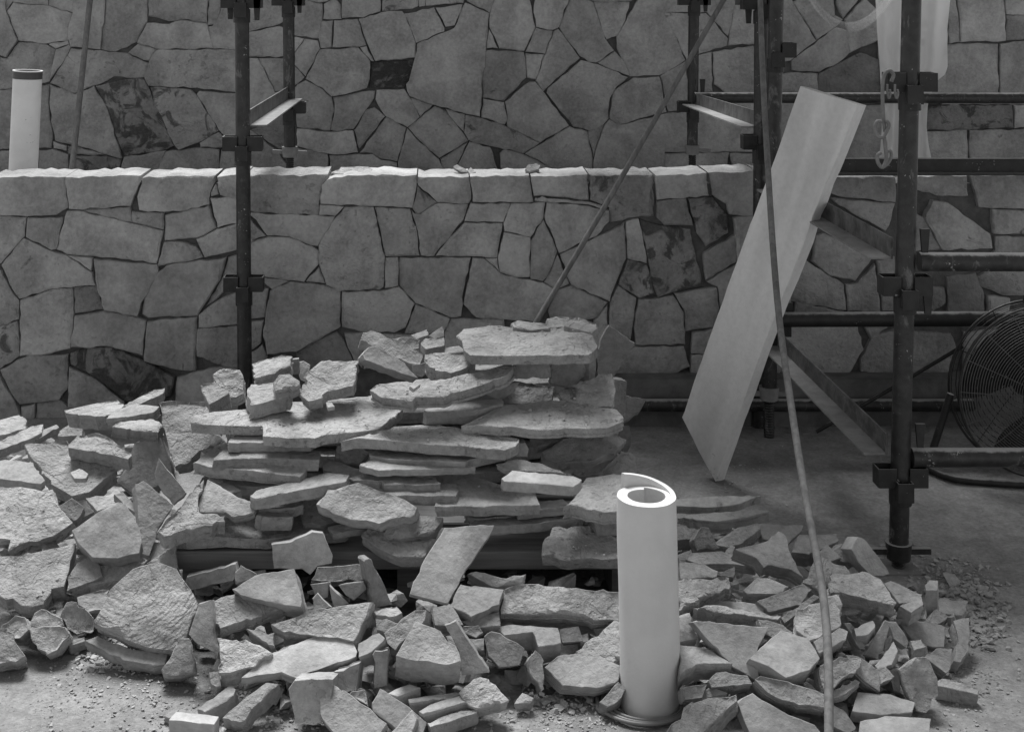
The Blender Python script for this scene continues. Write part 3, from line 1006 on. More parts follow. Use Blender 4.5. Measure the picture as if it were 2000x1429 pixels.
# kind | label | distance tilt yaw thickness tone relief [stain] | outline
stones("""
slab | shadowed slab low in the stack resting on the pallet | 3.35 88 0 .03 .9 .6 | 380,1040 420,960 800,950 1180,960 1215,1030 1000,1040 700,1045
slab | g_core | 3.4 88 0 .03 .9 .6 | 400,1000 450,930 800,920 1190,930 1200,985 900,1000 600,1005
slab | g_core | 3.42 88 0 .03 .9 .6 | 420,965 470,900 800,890 1190,900 1200,950 900,960 600,965
slab | g_core | 3.45 88 0 .03 .9 .6 | 420,925 470,870 800,850 1200,860 1210,905 900,925 600,930
slab | g_core | 3.47 88 0 .03 .9 .6 | 430,885 480,820 800,810 1200,820 1215,860 900,885 600,890
slab | g_core | 3.5 88 0 .03 .9 .6 | 440,845 490,790 800,770 1180,780 1200,820 900,845 600,850
slab | g_core | 3.5 88 0 .03 .9 .6 | 700,805 740,750 900,730 1160,740 1180,775 950,800 800,805
slab | g_core | 3.55 88 0 .035 .9 .6 | 880,760 900,715 1000,700 1150,705 1150,735 1000,755 900,765
slab | pale slab end at the left picture edge below the wall | 3.75 80 0 .03 1.05 .5 | -15,822 38,810 50,816 52,835 20,845 -15,852
slab | long narrow blade of stone at the left picture edge | 3.62 75 10 .025 1 .6 | -15,866 60,832 85,828 82,845 40,862 -15,884
shard | thin dark sliver behind the long narrow blade at far left | 3.7 75 0 .02 .9 .4 | 60,848 110,828 116,834 72,858
shard | shadowed stump of stone between the left blades and the long flaky block | 3.85 60 0 .04 .8 .4 | 115,842 140,825 162,830 160,850 112,852
block | long flaky block pointing at the dark wall stone, left of the stack | 3.75 80 0 .045 1.05 .8 | 125,800 165,792 230,780 242,788 240,800 205,812 160,811 128,806
shard | thin pale blade rising against the wall, topmost at left | 3.85 70 0 .03 1.05 .6 | 240,792 300,760 322,757 319,767 258,796
block | flat block tucked under the long flaky block at left | 3.68 84 0 .034 1 .4 | 206,818 225,800 260,790 312,793 300,804 250,814
slab | small square edged slab above the smooth hollow slab at left | 3.62 82 0 .032 1 .6 | 218,832 236,822 300,819 318,830 309,845 260,840
boulder | lens shaped rough stone lying across the hollowed slab at left | 3.5 66 0 .04 .92 .8 .05 | 133,874 150,850 185,843 205,848 256,885 250,896 215,886 170,880
slab | thick hollowed slab with a chip on it, left side of the heap | 3.45 62 0 .045 1 .9 | 47,868 130,858 140,876 185,888 228,915 212,930 175,960 140,968 100,946 58,890
chip | loose pale chip lying on the hollowed slab | 3.42 70 0 .014 1.1 .3 | 137,922 155,914 172,924 168,933 145,934
slab | smooth pale slab at the left picture edge beside the hollowed slab | 3.42 62 0 .025 1.05 .12 | -15,905 10,897 62,902 88,938 80,945 0,935 -15,932
slab | big grainy slab at the left picture edge, jagged right corner | 3.2 58 0 .04 1 1 | -15,950 40,950 85,960 103,955 112,985 143,1020 105,1046 25,1072 15,1080 20,1055 -15,1055
slab | smooth round cornered slab leaning left of the pallet corner | 3.1 45 -5 .045 1.02 .08 | 140,1035 190,1000 230,980 245,983 265,1010 277,1060 272,1080 230,1090 180,1088 152,1060
slab | smooth hollow faced slab standing behind the left heap | 3.55 35 0 .04 .98 .08 | 262,865 312,850 330,895 340,935 300,952 262,965 225,940 250,910
shard | smooth pointed wedge standing against the hollow faced slab | 3.38 25 12 .04 1 .1 | 310,893 335,925 364,962 340,985 318,962 302,930
slab | tall shard with a rough pale left edge beside the round cornered slab | 3.2 38 18 .05 1 .2 | 264,945 280,938 340,985 330,1000 310,1030 300,1062 292,1085 274,1080 270,1010 266,965
slab | broad grainy slab tipped against the left end of the stack | 3.5 52 -8 .04 1.02 .9 | 310,785 345,782 405,782 412,830 440,862 390,880 372,902 342,912 330,880 318,830
slab | flat piece under the hollowed slab, above the round cornered slab | 3.32 60 0 .03 1 .3 | 166,972 215,965 228,952 250,980 190,998
shard | narrow pale sliver along the top right edge of the round cornered slab | 3.28 55 10 .025 1.02 .2 | 222,965 240,960 270,990 268,1006
shard | dark wedge in the hole left of the round cornered slab | 3.38 40 0 .04 .85 .3 | 140,982 165,975 185,1000 160,1012 140,1002
shard | shadowed piece under the grainy slab corner at left | 3.35 40 0 .05 .85 .3 | 112,990 140,972 165,990 150,1015 130,1010
slab | dark underlying slab beneath the tall shard by the pallet | 3.2 50 10 .03 .85 .3 | 290,1060 340,1058 335,1075 300,1095 285,1085
block | pale rough block touching the scaffold post foot on the stack | 3.62 50 0 .04 1.05 .8 | 415,732 430,722 468,722 475,735 476,768 450,776 425,752
block | wedge block left of the scaffold post foot, dark right face | 3.52 58 -25 .05 1.02 .6 | 390,752 418,745 445,757 447,768 420,784 408,790
slab | large bright flaky slab capping the left half of the stack | 3.2 85 0 .025 1.05 1 | 372,828 378,812 440,802 520,796 600,786 700,778 787,797 772,812 740,835 690,845 640,848 615,855 560,855 513,850 512,831 440,829
block | squared block in front on the bright capping slab | 3.3 78 0 .036 1.05 .7 .05 | 482,762 490,750 535,746 572,766 568,774 492,790
block | tilted block stacked on the squared block | 3.42 72 -15 .036 1.05 .7 | 491,710 505,703 550,692 569,694 566,714 540,727 498,738 494,725
boulder | small rounded stone between the two blocks on the capping slab | 3.3 48 0 .04 1.02 .7 | 533,747 545,731 566,730 585,744 587,756 570,763 537,764
slab | rough square slab tilted up on the capping slab | 3.3 68 0 .035 1.05 1 | 585,770 600,730 625,708 700,703 695,730 690,755 640,763 630,776 602,783
shard | upright dark edged piece behind the tilted block on the stack | 3.5 15 0 .03 .9 .2 | 568,702 584,700 586,730 570,730
shard | rough lump behind the rounded stone, left of the rough square slab | 3.55 35 0 .04 .95 .6 | 585,706 606,712 600,742 586,736
chip | tiny bright flake before the rough square slab on the capping slab | 3.22 60 0 .012 1.1 .2 | 636,785 648,785 655,794 640,796
slab | upper of two long stones tilted down to the right on the stack | 3.55 42 22 .045 .95 .3 | 704,664 710,648 726,645 800,676 826,692 820,712 800,710 760,692 720,672
slab | lower of two long stones tilted down to the right on the stack | 3.42 40 18 .045 .95 .15 | 708,692 720,678 740,678 790,708 802,724 818,738 790,731 745,714 712,702
block | jagged block just right of the upper long tilted stone | 3.65 40 0 .04 .95 .8 | 765,662 800,658 822,663 818,680 795,685 780,674
block | small wedge block highest of the cluster left of the flat top slab | 3.72 60 0 .03 1.05 .2 | 802,655 835,642 837,654 814,662
block | small pale pyramid chip by the wall, left of the flat top slab | 3.74 45 25 .04 1.08 .2 | 836,656 864,637 868,656 850,662
block | small block with a knobbly end beside the flat top slab | 3.6 66 0 .032 1.05 .5 | 822,672 830,660 868,658 868,674 832,682
slab | dark flat piece under the left tip of the flat dusty top slab | 3.72 80 0 .015 .8 .3 | 865,680 905,674 930,680 905,688 870,690
block | notched rough block below the left end of the flat top slab | 3.35 66 0 .04 1.02 .9 .05 | 830,692 860,688 912,692 928,706 900,722 880,728 850,722 832,708
shard | upright piece just left of the notched rough block | 3.45 20 0 .03 .9 .3 | 805,712 830,708 836,726 825,736 808,731
slab | thin slab tongue sticking out below the flat top slab | 3.5 82 0 .02 .95 .5 | 925,712 985,704 1000,710 960,720 927,722
slab | bright slab tilted up to the right, mid stack under the notched block | 3.22 78 -20 .028 1.05 .9 | 722,760 735,750 800,750 870,742 940,724 985,712 1002,718 990,732 935,753 880,768 865,776 812,775 805,782 745,776
chip | small flake lying on the bright up-tilted slab | 3.22 60 0 .014 1.05 .3 | 800,754 815,742 822,750 808,760
slab | flat dusty top slab with a stick chip on it, highest at right | 3.32 86 0 .024 1 .9 | 890,657 905,642 955,635 1010,640 1100,636 1162,640 1158,655 1168,675 1150,693 1040,694 918,694 905,680 902,666
slab | rough slab behind the flat dusty top slab, against the wall | 3.62 80 0 .03 .98 .9 | 1068,622 1085,617 1130,617 1165,632 1160,650 1120,654 1085,650 1072,640
chip | thin flake on the far edge of the flat dusty top slab | 3.5 82 0 .014 1 .6 | 998,632 1010,626 1070,631 1074,640 1040,645 1002,640
chip | stick shaped chip lying on the flat dusty top slab | 3.4 80 0 .012 1 .3 | 1036,659 1045,657 1073,677 1065,684
chip | tiny dark flake beside the stick shaped chip | 3.37 80 0 .008 .9 .3 | 1018,680 1024,678 1036,687 1032,689
block | square block right under the flat dusty top slab | 3.42 12 0 .06 .98 .4 | 1005,716 1020,706 1075,707 1077,736 1008,741
block | angular block under the right corner of the flat dusty top slab | 3.44 18 5 .06 .92 .4 | 1079,708 1147,706 1142,736 1112,757 1075,748
slab | thin slab on edge under the right end of the flat dusty top slab | 3.46 5 40 .09 .85 .3 | 1156,650 1168,640 1162,748 1150,748
slab | dark slab receding in the hollow under the square block | 3.48 55 0 .03 .85 .6 | 945,765 1005,742 1085,755 1078,782 1040,790 1000,787
shard | small wedge under the bright up-tilted slab, right end | 3.4 30 10 .04 .9 .3 | 950,770 1000,748 1016,745 992,772 972,780
slab | flaked slab on the right end of the stack, stepped edge | 3.32 62 0 .02 1.02 .7 | 1090,767 1110,754 1150,742 1170,728 1195,728 1202,765 1197,792 1150,798 1148,788 1107,788
slab | wide speckled slab jutting right below the stepped slab | 3.2 82 0 .024 1 .9 .03 | 900,830 985,790 1100,782 1205,800 1218,822 1190,832 1130,836 1060,840 1000,832
block | rounded edged block under the bright up-tilted slab | 3.28 86 0 .036 .92 .3 .05 | 828,800 860,788 980,778 983,790 925,802 835,804
slab | bright rough slab in the middle of the stack front | 3.15 84 0 .026 1.03 1 .03 | 665,862 720,845 770,832 850,832 905,842 1014,855 1008,870 985,879 930,874 840,868 750,858 690,857
slab | slab directly under the bright rough middle slab | 3.17 87 0 .026 .95 .4 | 722,888 740,872 900,876 990,878 918,896 910,902 800,898 760,896
block | small block end poking out right of the bright rough middle slab | 3.22 10 0 .08 .95 .2 | 1008,866 1026,864 1031,872 1030,892 1008,892
slab | lens shaped shadowed slab at the right end of the stack | 3.25 56 0 .03 .9 .5 | 1058,882 1100,857 1190,842 1225,858 1200,884 1150,900 1100,905 1065,895
slab | slab half hidden under the lens shaped slab | 3.28 50 0 .03 .85 .4 | 1120,925 1160,910 1200,886 1206,892 1170,924 1130,930
slab | ribbed slab at the right end of the stack above the foam roll | 3.35 45 0 .04 .85 .6 | 1172,926 1215,880 1240,890 1245,915 1235,930 1190,927
slab | dark slab leaning on the wall behind the right end of the stack | 4.15 12 0 .04 .8 .3 | 1165,690 1180,650 1190,635 1240,670 1235,680 1200,735 1170,742
slab | upright slab beside the right end of the stack | 3.9 12 10 .05 .8 .3 | 1200,740 1225,745 1222,800 1212,832 1198,800
shard | pointed stone behind the right end of the stack, by the low tube | 3.95 20 0 .04 .75 .3 | 1222,772 1262,780 1250,800 1220,822
slab | upright slab low behind the right end of the stack | 3.8 20 0 .05 .75 .3 | 1205,835 1230,830 1232,870 1225,890 1200,860
slab | thin straight edged slab right under the bright capping slab | 3.24 88 0 .024 .95 .3 | 445,862 460,848 620,848 606,863 447,864
slab | slab second below the bright capping slab at left | 3.2 86 0 .026 .95 .5 | 417,897 435,876 628,880 624,898 500,894
slab | pointed slab third below the bright capping slab at left | 3.16 83 0 .027 .98 .5 | 376,904 400,886 445,872 600,905 597,920 585,931 500,919 420,912
slab | g_core | 3.22 86 0 .022 .92 .4 | 407,936 420,918 640,925 640,935 500,950 450,946
slab | long narrow slab running down to the left across the stack front | 3.1 82 -60 .025 .98 .4 | 488,968 500,958 640,922 682,926 676,938 600,954 500,974
block | short slab below the down-sloping narrow slab | 3.13 86 0 .024 .95 .4 | 498,986 510,974 593,966 594,984 576,990 505,994
slab | concave triangular slab at the left front of the stack | 3.1 52 -8 .03 .96 .25 | 388,985 405,935 450,962 500,985 495,1000 455,1010 440,1000 390,1000
slab | rough slab sloping off the left front corner of the pallet | 3.05 58 -8 .04 1 .9 .05 | 308,1036 340,1000 398,935 388,990 396,1003 440,1006 440,1018 360,1034 320,1046
block | ribbed front block low at the left of the stack | 3.1 86 0 .034 .95 .6 | 500,1006 520,994 575,996 572,1008 512,1012
slab | long bottom slab lying on the pallet boards at left | 3.1 84 0 .024 .92 .7 .08 | 335,1050 440,1012 600,1002 688,1025 672,1040 540,1050 395,1053
slab | small slab between the ribbed block and the big lens slab | 3.14 68 0 .026 .92 .5 | 590,1002 597,976 650,966 662,1014 630,1024 592,1020
slab | big rounded lens slab in the middle of the stack front | 3.06 48 0 .035 .98 .5 | 617,985 640,956 700,942 790,975 815,990 810,1005 765,1013 740,1022 700,1016 650,1003
slab | g_core | 3.2 76 0 .022 .9 .4 | 630,906 640,894 700,914 740,914 750,926 680,930 630,916
slab | stepped slab under the bright rough middle slab | 3.14 84 0 .02 .92 .5 | 680,932 720,920 850,930 862,944 750,946 745,938 690,936
block | long square edged block above the big lens slab | 3.12 86 0 .026 .96 .4 | 712,958 725,942 890,942 896,958 890,968 720,967
shard | dark jagged slab end between the capping slab and the bright rough middle slab | 3.24 40 0 .03 .85 .5 | 658,870 690,860 722,884 702,905 655,895
slab | thin slab peeping out under the wide flat fronted slab | 3.13 86 0 .02 .92 .4 | 905,1004 1056,992 1060,1001 930,1012
slab | thin slab above the curved sliver at the right of the stack | 3.27 78 0 .02 .9 .4 | 1022,906 1080,895 1122,914 1060,924
slab | thin slab edge behind the concave triangular slab | 3.16 80 0 .02 .95 .4 | 392,956 440,940 472,958 422,972
slab | thin slab under the right end of the down-sloping narrow slab | 3.14 84 0 .02 .92 .4 | 592,950 690,940 702,952 600,964
slab | thin long slab between the second middle slab and the stepped slab | 3.15 86 0 .018 .95 .4 | 702,908 730,894 900,904 930,912 740,918
slab | thin slab under the smooth pale narrow slab | 3.12 82 0 .02 .9 .4 | 1002,986 1100,974 1112,990 1012,1000
slab | small slab end over the pallet right of the long bottom slab | 3.1 78 0 .02 .88 .4 | 640,1028 700,1016 722,1030 650,1042
slab | wedge of slab in the gap under the wide speckled slab | 3.3 70 0 .025 .85 .4 | 1035,852 1090,845 1102,858 1050,872
slab | thin tongue of slab left under the bright capping slab | 3.26 82 0 .02 .95 .6 | 392,880 440,862 452,876 410,892
slab | wide slab with a flat front in the right half of the stack | 3.1 81 0 .027 .95 .5 | 848,988 868,950 900,920 1000,952 1045,960 1055,985 960,987
slab | smooth pale narrow slab with a dark broken front edge | 3.05 76 0 .024 1.25 .06 | 979,934 1000,918 1120,929 1137,936 1120,950 1050,944 985,940
slab | curved sliver lying above the smooth pale narrow slab | 3.15 58 0 .02 .95 .3 | 968,906 1010,896 1060,905 1117,926 1040,920 985,918
slab | flat slab projecting behind the top of the foam roll | 3.05 76 0 .03 .98 .7 | 1100,990 1128,962 1145,932 1200,925 1242,932 1255,965 1230,1000 1180,1000 1115,985
slab | thin slab sloping below the flat slab behind the roll | 3.1 85 0 .022 .92 .4 | 916,1024 945,1000 1060,998 1143,1002 1140,1012 980,1027
block | small block left of the foam roll under the flat slab | 3.08 20 0 .08 .9 .5 | 1158,1012 1212,1012 1212,1048 1165,1045
slab | flaky slab at pallet level left of the foam roll | 3 72 0 .028 .98 .9 .1 | 1058,1086 1060,1060 1078,1032 1150,1025 1212,1052 1217,1090 1140,1090 1100,1094
slab | rounded slab low in the stack right of the big lens slab | 3.06 52 0 .03 .92 .6 | 748,1042 755,1018 790,1002 865,1010 850,1040 835,1048 760,1053
slab | slab hanging over the pallet edge in the middle | 3.04 62 0 .03 .94 .5 | 705,1046 720,1026 800,1055 850,1052 835,1070 825,1088 780,1088 740,1070
tile | smooth rectangular tile leaning on the pallet front | 2.88 42 5 .022 1.02 .05 | 868,1030 930,1026 966,1025 962,1036 900,1130 875,1178 800,1160 830,1090
""")
stones("""
slab | large pale slab tilted to the left picture edge, lower left of the heap | 2.85 62 0 .04 1.02 .8 | -15,1085 60,1080 148,1060 145,1075 125,1145 100,1150 85,1180 60,1186 0,1163 -15,1163
block | block under the round cornered slab, beside the large pale slab at left | 3.02 58 0 .05 .98 .5 | 130,1125 150,1100 175,1085 192,1100 200,1125 170,1138 135,1150
slab | pale rough slab behind the ripple marked slab | 2.95 62 0 .04 1 .7 | 168,1142 195,1105 260,1088 295,1090 250,1128 222,1133 180,1143
slab | peaked stone standing behind the top of the ripple marked slab | 2.95 28 0 .04 .98 .7 | 285,1100 310,1085 343,1063 348,1110 352,1135 320,1120
slab | smooth piece between the large pale slab and the ripple marked slab | 2.9 55 0 .05 .95 .4 | 150,1165 200,1150 215,1150 200,1190 170,1195 152,1180
slab | big ripple marked slab leaning in the lower left heap | 2.72 44 -4 .045 1.04 1 | 182,1215 215,1150 260,1110 310,1097 345,1110 385,1175 385,1195 365,1240 340,1270 300,1266 255,1252 200,1225
slab | smooth slab lying under the ripple marked slab | 2.72 62 0 .03 .95 .2 | 165,1250 190,1240 260,1268 330,1272 322,1298 300,1300 240,1288
boulder | rounded white boulder nearest the bare ground at left | 2.76 42 0 .06 1.08 .6 | 58,1228 85,1222 128,1224 134,1235 112,1268 90,1278 65,1255
boulder | smaller boulder at the left picture edge beside the white boulder | 2.86 45 0 .06 1 .6 | -5,1232 30,1200 48,1204 56,1228 38,1246 0,1244
boulder | flat sided boulder cut by the left picture edge, lowest there | 2.74 45 0 .06 1.02 .6 | -15,1226 15,1226 40,1268 50,1280 30,1292 -15,1295
boulder | split boulder behind the rounded white boulder | 2.84 42 0 .06 .98 .5 | 60,1222 68,1196 90,1190 120,1206 122,1220 100,1226
boulder | knobbly pitted boulder between the white boulder and ripple slab | 2.8 35 10 .06 1 1 .1 | 118,1202 130,1176 150,1175 186,1210 183,1232 150,1238 132,1228
chip | flat pebble right of the rounded white boulder | 2.72 65 0 .03 .95 .4 | 130,1252 165,1243 166,1252 136,1262
boulder | pear shaped stone below the right corner of the ripple slab | 2.62 32 0 .05 1 .4 | 315,1308 330,1288 350,1246 369,1246 381,1290 383,1314 350,1324 320,1322
slab | smooth slab leaning between ripple slab and pale ledge slab | 2.78 32 0 .04 .95 .2 | 368,1238 388,1178 412,1170 415,1230 426,1282 385,1256
block | dark bar of stone in the shadow under the pallet at left | 3.02 18 0 .05 .88 .2 | 358,1150 365,1126 460,1100 466,1120 455,1134 375,1152
block | small dark block end beside the dark bar under the pallet | 3 25 0 .04 .85 .3 | 460,1116 470,1102 502,1120 500,1130 460,1140
slab | star shaped smooth slab standing against the pallet edge | 2.98 22 0 .03 1.02 .12 | 530,1063 570,1057 610,1038 630,1040 650,1085 648,1100 620,1105 606,1122 590,1110 535,1110
block | smooth sawn block with a lit face below the star shaped slab | 2.85 46 -8 .06 1.03 .06 | 452,1150 500,1122 575,1110 590,1175 588,1185 550,1180 470,1162
slab | pale ledge slab with a rough dished top, left of centre | 2.72 60 0 .036 1.03 .8 | 411,1176 450,1162 495,1154 530,1160 560,1170 552,1188 490,1210 430,1226 414,1215
block | long rounded block just below the pallet edge, centre left | 2.92 28 0 .06 .92 .5 | 607,1132 620,1106 710,1104 716,1130 650,1136
shard | tall upright splinter in front of the pallet | 2.86 12 15 .05 .9 .4 | 711,1096 722,1090 745,1130 767,1180 732,1186
shard | dark triangular piece under the long rounded block, left | 2.86 18 0 .04 .85 .2 | 605,1140 642,1136 640,1165 620,1172
shard | narrow triangular splinter left of the tall upright splinter | 2.82 18 0 .03 .9 .2 | 643,1142 682,1178 652,1184
shard | dark wedge just left of the tall upright splinter | 2.86 25 0 .04 .88 .2 | 660,1142 710,1135 716,1150 690,1172 675,1162
shard | lowest dark piece under the long rounded block | 2.8 30 0 .03 .88 .2 | 610,1168 620,1157 648,1185 612,1190
slab | wide grey slab with a sharp right edge in the middle rubble | 2.68 52 0 .032 .98 .6 | 528,1218 560,1210 600,1190 680,1180 730,1175 726,1185 696,1245 690,1252 600,1238 555,1234
slab | long bright wedge slab with a sharp left point, front centre | 2.52 64 0 .024 1.08 .12 | 470,1323 530,1275 620,1240 680,1232 698,1272 695,1282 620,1308 580,1324 550,1312
slab | rough flaked slab under the bright wedge slab's left side | 2.6 58 0 .04 1 .9 | 428,1245 480,1248 532,1275 500,1300 428,1313
shard | pale triangular piece in the gap above the rough flaked slab | 2.7 60 0 .03 1.02 .2 | 480,1226 535,1240 536,1262 512,1250
chip | small weathered chunk at the left foot of the rough flaked slab | 2.6 45 0 .03 .95 .5 | 408,1312 428,1310 432,1338 412,1335
block | small block right of the bright wedge slab's tip | 2.62 58 -15 .045 1 .1 | 700,1256 740,1235 752,1245 726,1272 700,1284
block | thin post shaped stone standing on end in front centre | 2.55 14 0 .035 1 .5 .1 | 732,1270 757,1268 756,1338 730,1344
slab | rough edged slab leaning right of the small block | 2.66 42 -15 .05 .95 .5 | 750,1236 810,1191 833,1190 830,1210 772,1270 756,1256
shard | flat piece on the right tip of the wide grey slab | 2.76 60 0 .03 .95 .4 | 727,1192 775,1183 786,1196 760,1205 735,1201
shard | knobby piece under the flat piece right of the wide grey slab | 2.72 45 0 .04 .92 .4 | 733,1206 780,1216 756,1236 735,1230
boulder | large half round boulder with a flat lit top, front centre | 2.6 50 0 .075 1 .3 .05 | 812,1213 850,1226 890,1260 900,1290 870,1298 815,1290 773,1280
slab | smooth upright slab behind the half round boulder | 2.64 28 0 .03 .95 .1 | 868,1220 890,1212 956,1314 902,1318 896,1270
block | block standing under the bright wedge slab | 2.48 22 0 .06 .95 .5 | 563,1345 575,1328 650,1326 648,1398 612,1416 575,1412
block | block half hidden under the right end of the bright wedge slab | 2.55 22 0 .05 .92 .4 | 650,1312 702,1294 696,1350 660,1346
slab | bright triangular slab cut by the bottom picture edge, front centre | 2.42 48 -10 .034 1.12 .2 .03 | 625,1327 640,1331 690,1360 756,1412 742,1432 700,1445 660,1445 625,1392
slab | smooth slab leaning right of the bright triangular slab | 2.44 44 5 .03 1 .08 | 727,1372 742,1343 800,1380 834,1410 826,1432 780,1428 730,1388
shard | pale fragment in front of the smooth slab at the bottom edge | 2.36 55 0 .03 1.08 .3 | 750,1445 805,1384 814,1400 806,1425 802,1448
shard | rough fragment behind the bright triangular slab | 2.46 45 0 .03 1 .7 | 680,1356 712,1345 719,1380 700,1366
block | short bar stone above the fan of long bars, front centre | 2.5 76 0 .03 1.02 .2 | 756,1354 800,1335 822,1342 776,1360
block | uppermost of the long bars fanned out right of the smooth slab | 2.5 80 0 .03 1 .2 | 797,1364 890,1350 902,1354 885,1362 800,1371
block | middle of the long bars fanned out right of the smooth slab | 2.44 72 -10 .032 1.02 .2 | 817,1389 840,1375 900,1356 914,1358 916,1370 826,1394
block | lowest of the long bars fanned out, at the bottom picture edge | 2.4 76 -10 .032 1.05 .5 | 834,1410 900,1386 933,1382 931,1390 840,1420
slab | narrow slab lying left of the block under the bright wedge | 2.46 55 -10 .035 1 .4 | 433,1402 480,1360 520,1332 546,1335 510,1370 470,1410
block | block with a lit sloping top beside the sawn white brick | 2.5 70 -15 .036 1.06 .15 | 384,1384 450,1337 461,1345 456,1357 400,1390
block | sawn white brick lying alone at the bottom picture edge | 2.42 84 0 .042 1.2 .03 | 329,1406 344,1388 428,1398 418,1414
chip | pale sliver behind the sawn white brick | 2.46 70 0 .02 1.08 .3 | 320,1398 345,1378 349,1386 330,1402
block | big rough faced block left of the foam roll's middle | 2.8 48 0 .055 1 .8 .05 | 978,1200 985,1150 1010,1140 1100,1146 1215,1155 1215,1212 1130,1204 980,1198
slab | boat shaped stone in the dark under the pallet | 2.98 48 0 .04 .9 .3 | 913,1120 930,1115 980,1128 1028,1120 1022,1140 960,1145
slab | dark smooth slab below the leaning tile | 2.85 62 0 .045 .92 .15 | 878,1182 900,1140 985,1150 976,1180 920,1204
slab | flat dark piece left of the big rough faced block | 2.8 60 0 .03 .9 .3 | 900,1212 975,1194 978,1222 920,1226
slab | smooth piece below the leaning tile foot | 2.74 55 10 .035 .92 .2 | 845,1187 882,1180 906,1220 892,1224 850,1220
block | L shaped block with a bright top left of the foam roll | 2.66 66 0 .045 1.05 .15 | 966,1223 1000,1218 1090,1225 1096,1255 1052,1262 1040,1234 985,1240
boulder | dark rounded boulder under the L shaped block | 2.62 32 0 .06 .88 .3 | 946,1242 960,1232 1000,1250 1025,1266 1015,1298 975,1303 954,1280
boulder | small pointed oval stone standing beside the dark rounded boulder | 2.58 30 0 .04 .98 .6 | 1028,1292 1045,1268 1063,1290 1061,1338 1057,1350 1035,1314
slab | rough tilted slab touching the left side of the foam roll | 2.58 50 0 .03 1 .8 | 1123,1272 1200,1210 1218,1215 1218,1288 1180,1308
slab | dished slab under the rough tilted slab by the foam roll | 2.56 56 0 .035 .96 .2 | 1063,1302 1090,1280 1150,1270 1215,1300 1208,1328 1165,1343 1100,1338
chip | bright chip lying on the dished slab by the foam roll | 2.52 62 0 .012 1.15 .1 | 1100,1316 1130,1308 1144,1320 1125,1330
boulder | rough pale stone in front of the fanned bars, front centre | 2.5 52 0 .045 1 .7 | 896,1352 925,1325 955,1325 996,1367 930,1386 914,1376
chip | angular chip in the gravel right of the fanned bars | 2.5 60 0 .025 1 .4 | 1003,1374 1020,1352 1043,1362 1036,1372
slab | stone leaning at the foot of the foam roll, left side | 2.5 50 10 .04 .95 .4 | 1170,1370 1208,1330 1222,1345 1206,1370 1186,1380
chip | squared chip left of the dark rounded boulder | 2.66 40 0 .04 .95 .3 | 903,1243 946,1245 946,1270 925,1270
chip | rounded chip above the squared chip left of the boulder | 2.7 45 0 .04 .92 .4 | 893,1226 935,1220 944,1235 930,1245
chip | dark chunk under the big rough faced block | 2.75 40 0 .04 .85 .3 | 1092,1228 1130,1222 1140,1252 1098,1255
chip | small pale pebble above the rough tilted slab by the roll | 2.62 50 0 .03 1 .3 | 1130,1240 1148,1235 1150,1250 1134,1256
""", True)
